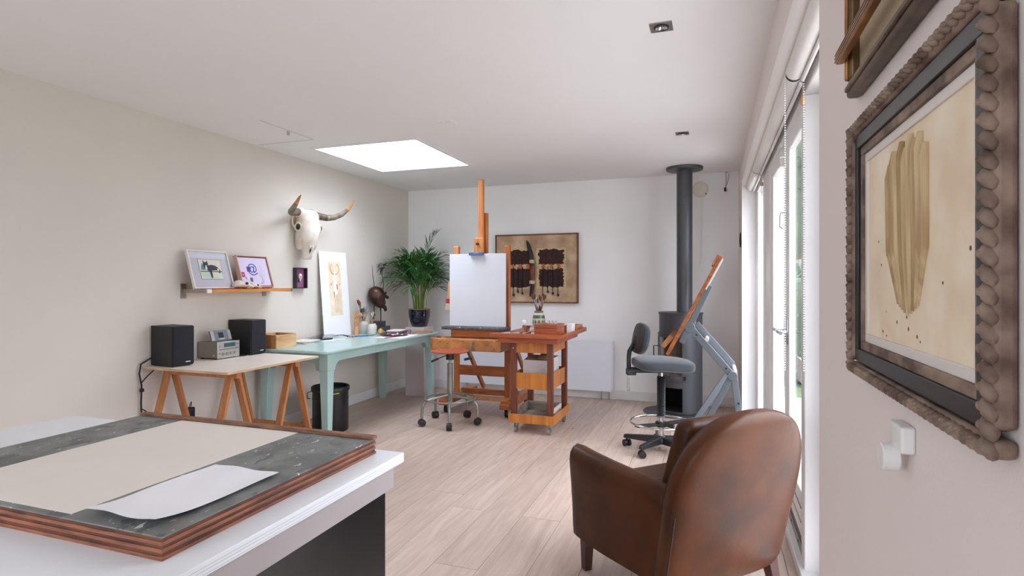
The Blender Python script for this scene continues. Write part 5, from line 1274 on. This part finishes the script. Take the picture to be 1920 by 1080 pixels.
# carved shoe last
solo('shoe_last', MB().loft([[(-3.37 + .03 * w * math.cos(a), 5.295 + .115 * k, TT + .001 + h * (.5 + .5 * math.sin(a))) for a in (2 * PI * i / 14 for i in range(14))] for k, w, h in ((0, .2, .02), (.06, .8, .055), (.2, .95, .062), (.45, .75, .045), (.65, .95, .030), (.85, 1.0, .026), (.97, .7, .02), (1, .2, .012))]), 'last_wood', 'small carved wooden shoe last by the palette plate', 'shoe last', smooth=60)
flat('drawing_paper', -3.07, 5.15, .30, .42, TT, .0015, .1, 'white_paper', 'white drawing paper under the palette plate', 'paper')
pencil((-3.035, 5.01, TT + .0016), 1.35, .22, 'red_pencil', 'red pencil lying at the front of the drawing paper')
pl = Vector((-3.14, 5.20, TT + .002))
t = Thing('palette_plate', 'dark plate crowded with dabs of paint on the mint-green table', 'plate', pl)
t.part('plate', MB().lathe([(0, 0), (.10, 0), (.135, .008), (.15, .014), (.148, .017), (.13, .012), (.10, .005), (0, .005)], pl, 36), 'plate_dark', smooth=60)
r = random.Random(9)
for j in range(18):
    a, q = r.uniform(0, 2 * PI), r.uniform(.02, .12)
    t.part('paint_dab', MB().ball(pl + Vector((q * math.cos(a), q * math.sin(a), .010)), (r.uniform(.008, .018), r.uniform(.008, .016), r.uniform(.006, .012)), 9, 6), r.choice(('ink_white', 'ink_red', 'ink_navy', 'ink_white', 'ink_teal', 'frame_rose', 'ink_grey')), smooth=60)
flat('notebook', -3.28, 5.50, .17, .24, TT, .016, .2, 'ink_navy', 'dark blue notebook lying behind the palette plate', 'book', bevel=.002)
flat('notebook', -3.275, 5.505, .16, .23, TT + .0165, .012, .25, 'frame_rose', 'pink notebook lying on the dark blue one', 'book', bevel=.002)
flat('notebook', -3.28, 5.50, .15, .22, TT + .029, .004, .18, 'white_paper', 'white notepad topping the two notebooks', 'book')
t = Thing('eyeglasses', 'reading glasses with pinkish frame resting at the right of the palette plate', 'glasses', (-3.09, 5.40, TT))
for s_ in (-1, 1):
    rm = t.part('rim', MB().torus((-3.085 + s_ * .006, 5.40 + s_ * .032, TT + .024), .022, .003, 20, 6, (1, -.2, .2)), 'red_pencil')
    t.part('lens', MB().cyl((-3.085 + s_ * .006 - .0005, 5.40 + s_ * .032, TT + .024), (-3.085 + s_ * .006 + .0005, 5.40 + s_ * .032, TT + .024), .021, n=20), 'acrylic', rm)
    t.part('temple', MB().tube([(-3.085 + s_ * .012, 5.40 + s_ * .055, TT + .032), (-3.15, 5.42 + s_ * .055, TT + .03), (-3.20, 5.43 + s_ * .05, TT + .012)], .0028, 6), 'brush_black')
t.part('bridge', MB().tube([(-3.087, 5.39, TT + .03), (-3.084, 5.40, TT + .035), (-3.083, 5.41, TT + .03)], .0025, 6), 'red_pencil')
solo('cork_mat', MB().lathe([(0, 0), (.128, 0), (.13, .003), (.128, .009), (0, .009)], (-3.055, 5.645, TT), 40), 'cork', 'round cork mat at the far end of the mint-green table', 'mat')
t = Thing('palette_knife', 'dark palette knife lying on the easel drawer beside the table', 'palette knife', (-2.60, 5.20, .771))
t.part('handle', MB().tube([(-2.57, 5.16, .779), (-2.60, 5.17, .779), (-2.625, 5.18, .78)], [.005, .009, .007], 8), 'mahogany', smooth=60)
t.part('blade', MB().prism([(-2.62, 5.174), (-2.70, 5.195), (-2.745, 5.215), (-2.70, 5.215), (-2.62, 5.188)], .779, .7805), 'iron')

# ================================================================== ON AND IN THE TROLLEY
TR = .8625
t = Thing('wooden_case', 'reddish lidded wooden box on the front of the trolley top', 'box', (-1.37, 4.90, TR))
t.part('base', MB().box(-1.475, -1.268, 4.775, 5.03, TR, TR + .062), 'red_wood', bevel=.002)
t.part('lid', MB().box(-1.476, -1.267, 4.774, 5.031, TR + .064, TR + .094), 'red_wood', bevel=.002)
flat('card_pack', -1.232, 5.13, .05, .12, TR, .085, .0, 'white_paper', 'upright pack of white cards beside the wooden box', 'card pack', bevel=.002)
t = Thing('small_tray', 'small shallow wooden tray at the far right of the trolley top', 'tray', (-1.27, 5.35, TR))
t.part('bottom', MB().box(-1.33, -1.20, 5.22, 5.48, TR, TR + .008), 'honey_ply')
t.part('rim', MB().box(-1.212, -1.20, 5.22, 5.48, TR + .008, TR + .055), 'honey_ply', bevel=.002); t.part('rim', MB().box(-1.33, -1.318, 5.22, 5.48, TR + .008, TR + .055), 'honey_ply')
t.part('rim', MB().box(-1.318, -1.212, 5.22, 5.232, TR + .008, TR + .055), 'honey_ply'); t.part('rim', MB().box(-1.318, -1.212, 5.468, 5.48, TR + .008, TR + .055), 'honey_ply')
vc = Vector((-1.575, 5.25, TR))
t = Thing('patterned_vase', 'cream vase with dark green diamond pattern holding brushes on the trolley', 'vase', vc)
t.part('body', MB().lathe([(0, 0), (.042, 0), (.047, .01), (.056, .05), (.060, .10), (.058, .13), (.050, .155), (.040, .172), (.038, .182), (.030, .182), (.030, .16), (.05, .12), (.045, .02), (0, .012)], vc, 32), 'vase_cream', smooth=60)
t.part('neck_band', MB().lathe([(.041, .172), (.043, .174), (.043, .186), (.040, .19), (.036, .188)], vc, 32), 'vase_green', smooth=60)
t.part('shoulder_band', MB().lathe([(.0595, .118), (.0595, .126), (.0535, .150), (.0525, .150)], vc, 32), 'vase_green', smooth=60)
for k in range(10):
    a = 2 * PI * k / 10
    def ps(da, z, r_): return (vc.x + r_ * math.cos(a + da), vc.y + r_ * math.sin(a + da), vc.z + z)
    t.part('diamond', MB().add([ps(0, .112, .0608), ps(-.2, .086, .0604), ps(0, .058, .0585), ps(.2, .086, .0604), ps(0, .086, .0625)], [(0, 1, 4), (1, 2, 4), (2, 3, 4), (3, 0, 4)]), 'vase_green', smooth=0)
    t.part('rib', MB().tube([ps(.31, .02, .050), ps(.31, .06, .0582), ps(.31, .11, .0605)], .0012, 5), 'vase_green')
VB = [(-.07, .0, .34, .026, 'brush_black', 'bristle_brown', 'broad fan-like brown brush leaning left in the vase'), (-.045, .02, .31, .008, 'brush_red', 'ferrule', 'red-handled brush with bright ferrule, left in the vase'), (-.02, -.01, .29, .006, 'brush_red', 'bristle_brown', 'short red-handled brush left of centre in the vase'),
      (.005, .01, .325, .005, 'brush_black', 'bristle_brown', 'thin upright brush in the middle of the vase'), (.03, .0, .31, .006, 'brush_black', 'bristle_brown', 'dark-tipped brush right of centre in the vase'), (.055, .01, .315, .012, 'brush_red', 'bristle_pale', 'pale-tipped red-handled brush leaning right in the vase'), (.075, -.01, .335, .02, 'brush_red', 'bristle_brown', 'broad brown brush leaning farthest right in the vase')]
for dx, dy, L, wd, mh, mz, lb in VB: brush(vc + Vector((-dx * .25, -dy * .25, .02)), (dx, dy, .30), L, wd, mh, mz, lb, 'brushes in the patterned vase')
t = Thing('paint_bottle', 'small white-capped bottle at the left of the trolley top', 'bottle', (-1.66, 5.06, TR))
t.part('bottle', MB().lathe([(0, 0), (.018, 0), (.02, .004), (.02, .05), (.008, .062), (.008, .072), (0, .072)], (-1.66, 5.06, TR), 16), 'acrylic', smooth=60)
t.part('label_band', MB().lathe([(.0205, .012), (.0205, .044)], (-1.66, 5.06, TR), 16, cap=False), 'cardboard')
t.part('cap', MB().lathe([(0, .072), (.017, .072), (.019, .078), (.017, .105), (.010, .112), (0, .112)], (-1.66, 5.06, TR), 16), 'white_plastic', smooth=60)
solo('ink_jar', MB().lathe([(0, 0), (.024, 0), (.026, .004), (.026, .034), (.018, .04), (.020, .052), (0, .054)], (-1.585, 5.07, TR), 18), 'box_white', 'low white jar right of the small capped bottle', 'jar', smooth=60)
solo('wood_figure', MB().lathe([(0, 0), (.010, 0), (.008, .02), (.011, .035), (.005, .042), (.008, .052), (0, .06)], (-1.625, 5.02, TR), 12), 'brush_red', 'tiny brown turned wooden peg by the capped bottle', 'peg', smooth=60)
flat('leaflet', -1.66, 4.86, .17, .12, TR, .002, .3, 'white_paper', 'white leaflet lying at the front left of the trolley top', 'paper')
flat('leaflet', -1.55, 4.93, .14, .10, TR + .0022, .002, -.2, 'print_cream', 'cream leaflet under the paint tubes on the trolley', 'paper')
for j in range(6):
    c = Vector((-1.74 + .036 * j, 4.76 + .022 * ((j * 3) % 4), TR + .004 + .0)); a = .5 + .5 * ((j * 5) % 3)
    t = Thing('paint_tube', ['crumpled silver paint tube at the far left of the trolley top', 'dark paint tube second from the left on the trolley', 'silver paint tube third from the left on the trolley', 'silver paint tube fourth from the left on the trolley', 'dark paint tube fifth from the left on the trolley', 'silver paint tube nearest the wooden box'][j], 'paint tube', c, a, 'paint tubes on the trolley', local=True)
    t.part('tube', MB().loft([[(xx, .011 * wy * math.cos(q), .009 + .009 * wz * math.sin(q)) for q in (2 * PI * i / 12 for i in range(12))] for xx, wy, wz in ((-.04, 1.2, .1), (-.02, 1.05, .6), (.01, 1, 1), (.028, .9, .95), (.032, .4, .45))]), ('silver', 'plate_dark')[j in (1, 4)], smooth=60)
    t.part('cap', MB().cyl((.032, 0, .009), (.046, 0, .009), .006, n=10), ('white_plastic', 'black_plastic')[j % 2])
for j in range(3):
    solo('metal_clip', MB().prism([(-.014, 0), (.014, 0), (.004, .026), (-.004, .026)], -.014, .014, 'y').warp(lambda p: p + Vector((-1.40 + .036 * j, 4.97 - .01 * j, TR + .0945))), 'silver', ['silver bulldog clip at the left on the wooden box lid', 'silver bulldog clip in the middle on the wooden box lid', 'silver bulldog clip at the right on the wooden box lid'][j], 'clip', 'clips on the wooden box')
# cardboard box on the middle shelf
t = Thing('cardboard_box', 'open white and brown cardboard box on the middle trolley shelf', 'box', (-1.48, 5.02, .4025))
x0, x1, y0, y1, z0, z1 = -1.612, -1.352, 4.88, 5.16, .4025, .628
t.part('wall', MB().box(x0, x1, y0, y0 + .004, z0, z1), 'box_white'); t.part('wall', MB().box(x0, x1, y1 - .004, y1, z0, z1 + .015), 'cardboard')
t.part('wall', MB().box(x1 - .004, x1, y0 + .004, y1 - .004, z0, z1 + .015), 'box_white'); t.part('wall', MB().box(x0, x0 + .004, y0 + .004, y1 - .004, z0, z1), 'box_white')
t.part('bottom', MB().box(x0 + .004, x1 - .004, y0 + .004, y1 - .004, z0, z0 + .004), 'cardboard')
t.part('flap', MB().sheet([(x0 + .005, y0 + .004, z1), (x0 + .11, y0 + .004, z1 + .002), (x0 + .10, y0 + .12, z1 + .03), (x0 + .02, y0 + .12, z1 + .028)], t=.003), 'cardboard')
t.part('flap', MB().sheet([(x0 + .11, y0 + .02, z1 + .012), (x1 - .004, y0 + .02, z1 + .006), (x1 - .02, y0 + .17, z1 + .05), (x0 + .13, y0 + .17, z1 + .05)], t=.003), 'cardboard')
# crate on the bottom shelf
t = Thing('slatted_crate', 'weathered shallow wooden crate on the bottom trolley shelf', 'crate', (-1.5, 5.0, .1125))
x0, x1, y0, y1, z0, z1 = -1.668, -1.335, 4.795, 5.19, .1125, .200
for k in range(6):
    xx = x0 + .008 + k * (x1 - x0 - .016) / 6
    t.part('slat', MB().box(xx + .002, xx + (x1 - x0 - .016) / 6 - .002, y0 + .01, y1 - .01, z0 + .001, z0 + .012), 'grey_wood')
t.part('side', MB().box(x0, x1, y1 - .01, y1, z0, z1), 'grey_wood'); t.part('side', MB().box(x0, x1, y0, y0 + .008, z0, z0 + .045), 'grey_wood')
t.part('side', MB().box(x0, x0 + .008, y0 + .008, y1 - .01, z0, z1), 'grey_wood'); t.part('side', MB().box(x1 - .008, x1, y0 + .008, y1 - .01, z0, z1), 'box_white')

# ================================================================== END WALL
t = Thing('mixed_media_panel', 'brown mixed-media wall panel with a dark horn blade and hanging cords', 'artwork', (-2.483, YB - .004, 1.083), BACKROT, local=True)
w_, h_ = 1.02, .815
frame_bars(t, w_, h_, .014, .045, 'art_frame')
t.part('ground', rect(.014, .014, w_ - .014, h_ - .014, .008, .030), 'art_ground')
for k, (a, b, c_, d_) in enumerate(((.14, .45, .44, .625), (.545, .45, .845, .625), (.14, .19, .45, .40), (.555, .19, .845, .40))):
    b0 = t.part('pale_border', MB().prism(ragged(a - .03, b - .02, c_ + .028, d_ + .02, .008, 9, 40 + k), .030, .0315, 'z'), 'art_pale', smooth=0)
    t.part('brown_patch', MB().prism(ragged(a, b, c_, d_, .014, 12, 50 + k), .0315, .036, 'z'), 'art_brown', b0, smooth=0)
for k in range(15):
    a = .17 + .047 * k
    if .42 < a < .51: continue
    t.part('strip_block', MB().prism(ragged(a, .405, a + (.026 if k % 2 else .032), .458, .004, 3, 70 + k), .036, .040, 'z'), ('art_orange' if k % 2 or k in (5, 9) else 'art_pale'), smooth=0)
bl = t.part('horn_blade', MB().loft([[(cx + w * math.cos(a), v, .052 + .014 * math.sin(a)) for a in (2 * PI * i / 12 for i in range(12))] for v, cx, w in ((.74, .405, .004), (.72, .412, .014), (.66, .432, .024), (.58, .452, .029), (.50, .464, .029), (.40, .472, .028), (.28, .474, .027), (.18, .470, .026), (.10, .458, .022), (.075, .45, .01))]), 'ebony', smooth=60)
for v in (.47, .225): t.part('blade_band', MB().loft([[(.4675 + .033 * math.cos(a), z_, .052 + .018 * math.sin(a)) for a in (2 * PI * i / 12 for i in range(12))] for z_ in (v, v + .04)]), 'art_pale', bl)
t.part('blade_grip', MB().loft([[(.472 + .031 * math.cos(a), z_, .052 + .016 * math.sin(a)) for a in (2 * PI * i / 12 for i in range(12))] for z_ in (.27, .43)]), 'mahogany', bl)
for k, a in enumerate((.235, .29, .345, .60, .66, .72, .785, .18)):
    b_ = .10 + .02 * ((k * 5) % 3)
    cd = t.part('cord', MB().tube([(a, .43, .044), (a - .002, .30, .048), (a - .004, b_, .046)], .0045, 6), 'ebony')
    t.part('cord_knob', MB().ball((a, b_ - .006, .046), (.015, .017, .011), 8, 6), 'ebony', cd)
t = Thing('wall_vent', 'round cream ventilation valve high on the end wall beside the flue', 'vent', (-.128, YB, 2.329))
t.part('disc', MB().cyl((-.128, YB, 2.329), (-.128, YB - .022, 2.329), .088, .084, 36).cyl((-.128, YB - .022, 2.329), (-.128, YB - .03, 2.329), .074, .068, 36), 'ivory_plastic', smooth=50)
t.part('pull_cord', MB().tube([(-.115, YB - .015, 2.25), (-.118, YB - .008, 1.9), (-.13, YB - .008, 1.62), (-.14, YB - .008, 1.52), (-.125, YB - .008, 1.51), (-.115, YB - .008, 1.60), (-.106, YB - .008, 1.9), (-.10, YB - .015, 2.25)], .0016, 5), 'ivory_plastic')
t.part('toggle', MB().ball((-.07, YB - .03, 2.275), .008, 8, 6), 'bark')
t = Thing('hanging_wire', 'looped loose wire hanging at the ceiling in the right corner', 'wire', (.141, YB - .01, 2.31))
t.part('loop', MB().tube([(.128, YB - .012, 2.499), (.134, YB - .012, 2.44), (.13, YB - .012, 2.36), (.125, YB - .012, 2.33), (.142, YB - .012, 2.37), (.16, YB - .012, 2.45), (.155, YB - .012, 2.485), (.135, YB - .012, 2.498)], .0022, 6), 'iron')
t.part('connector', MB().rbox(.112, .136, YB - .022, YB - .004, 2.295, 2.335, .005), 'iron')
t = Thing('oval_bracket', 'small black oval bracket on the pier beside the far window', 'bracket', (XR, 5.94, 1.735))
t.part('plate', MB().ball((XR - .004, 5.94, 1.735), (.012, .03, .075), 14, 10), 'black_matte')
t = Thing('wall_hook', 'tiny bent wire hook on the pier above the black bracket', 'hook', (XR, 5.80, 1.97))
t.part('wire', MB().tube([(XR, 5.80, 2.0), (XR - .03, 5.80, 1.98), (XR - .035, 5.80, 1.95), (XR - .015, 5.80, 1.955)], .003, 6), 'white_plastic')

# ================================================================== PICTURES ON THE NEAR RIGHT WALL
t = Thing('stick_drawing', 'carved and ebony framed drawing of a bundle of sticks on the near right wall', 'picture', (XR - .001, 1.189, 1.157), RIGHTROT, local=True)
w_, h_ = .57, .446
cv = []
for u0, v0, u1, v1 in ((0, 0, w_, .026), (0, h_ - .026, w_, h_), (0, .026, .026, h_ - .026), (w_ - .026, .026, w_, h_ - .026)):
    cv.append(t.part('carved_bar', rect(u0 + .004, v0 + .004, u1 - .004, v1 - .004, 0, .020), 'carved_wood', bevel=.006))
def leafbump(u, v, ang, pa):
    xf = Matrix.Translation((u, v, .020)) @ Matrix.Rotation(ang, 4, 'Z')
    t.part('carved_leaf', MB().ball((0, 0, 0), (.0125, .0062, .008), 8, 6, xf=xf).ball((.004, .004, .003), (.006, .004, .006), 6, 5, xf=xf), 'carved_wood', pa, smooth=60)
for k in range(25):
    v = .014 + k * (h_ - .028) / 24
    leafbump(.011, v, 1.05, cv[2]); leafbump(w_ - .011, v, 2.1, cv[3])
for k in range(31):
    u = .020 + k * (w_ - .04) / 30
    leafbump(u, .011, .5, cv[0]); leafbump(u, h_ - .011, -.5, cv[1])
def inner(i0, i1, z0, z1, m, nm):
    for u0, v0, u1, v1 in ((i0, i0, w_ - i0, i1), (i0, h_ - i1, w_ - i0, h_ - i0), (i0, i1, i1, h_ - i1), (w_ - i1, i1, w_ - i0, h_ - i1)):
        t.part(nm, rect(u0, v0, u1, v1, z0, z1), m, bevel=.001)
inner(.026, .048, 0, .017, 'ebony', 'ebony_bar')
inner(.048, .062, 0, .013, 'carved_wood', 'slip_bar')
inner(.062, .076, 0, .009, 'frame_white', 'mount_bar')
pr = t.part('drawing', rect(.076, .076, w_ - .076, h_ - .076, .001, .006), 'print_tan')
r = random.Random(21)
for k in range(9):
    u = .205 + .0185 * k
    tp_ = .325 + (.012, .028, .02, .034, .022, .036, .026, .03, .012)[k]
    lo_ = .118 + abs(k - 4) * .004
    b = .285 + (u - .285) * .55
    t.part('drawn_stick', MB().tube([(b, lo_, .0065), ((u + b) / 2 + (u - .285) * .25, .21, .0075), (u, tp_ - .02, .0075), (u + .001, tp_, .0065)], [.0025, .0058, .0078, .005], 8), ('stick_tan', 'stick_pale', 'stick_pale')[k % 3], pr, smooth=60)
    t.part('stick_outline', MB().tube([(b - .003, lo_, .0075), ((u + b) / 2 + (u - .285) * .25 - .0075, .21, .0085), (u - .0088, tp_ - .02, .0085), (u - .004, tp_ + .002, .0075)], .0011, 5), 'sepia', pr)
for k in range(14):
    t.part('foxing_spot', MB().cyl((r.uniform(.09, w_ - .09), r.uniform(.085, .25), .006), (0, 0, 0), .0, n=6) if False else (lambda u, v: MB().cyl((u, v, .006), (u, v, .0063), r.uniform(.0012, .003), n=8))(r.uniform(.085, w_ - .09), r.uniform(.082, .24)), 'sepia', pr)

t = Thing('gilt_picture', 'old gilt frame with a wooden batten across linen, hanging above the stick drawing', 'picture', (XR - .001, 1.200, 1.658), RIGHTROT, local=True)
w_, h_ = .58, .46
for u0, v0, u1, v1 in ((0, 0, w_, .030), (0, h_ - .030, w_, h_), (0, .03, .030, h_ - .03), (w_ - .030, .03, w_, h_ - .03)):
    hor = (v1 - v0) < .05
    fb = t.part('frame_bar', rect(u0, v0, u1, v1, 0, .024), 'frame_taupe' if hor else 'gilt_old', bevel=.006)
    t.part('moulding', rect(u0 + .010, v0 + (.009 if hor else -.0), u1 - .010, v0 + .019 if hor else v1, .022, .029) if hor else rect(u0 + .010, v0, u0 + .020, v1, .022, .029), 'gilt_old' if hor else 'gilt_bright', fb, bevel=.003)
t.part('linen', rect(.03, .03, w_ - .03, h_ - .03, .001, .008), 'linen_mount')
bt = t.part('batten', rect(.012, .062, w_ - .02, .085, .0295, .044), 'gilt_bright', bevel=.003, label='orange wooden batten')
for k in range(3): t.part('batten_groove', rect(.010, .0665 + .006 * k, w_ - .022, .068 + .006 * k, .0435, .0448), 'gilt_old', bt)
t = Thing('rotary_thermostat', 'white rotary knob on a box, low on the near right wall', 'thermostat', (XR, .94, 1.06))
t.part('box', MB().rbox(XR - .018, XR, .90, .955, 1.088, 1.125, .004), 'white_plastic')
t.part('knob', MB().cyl((XR - .012, .935, 1.075), (XR - .034, .935, 1.075), .020, .019, 28), 'white_plastic', bevel=.002)
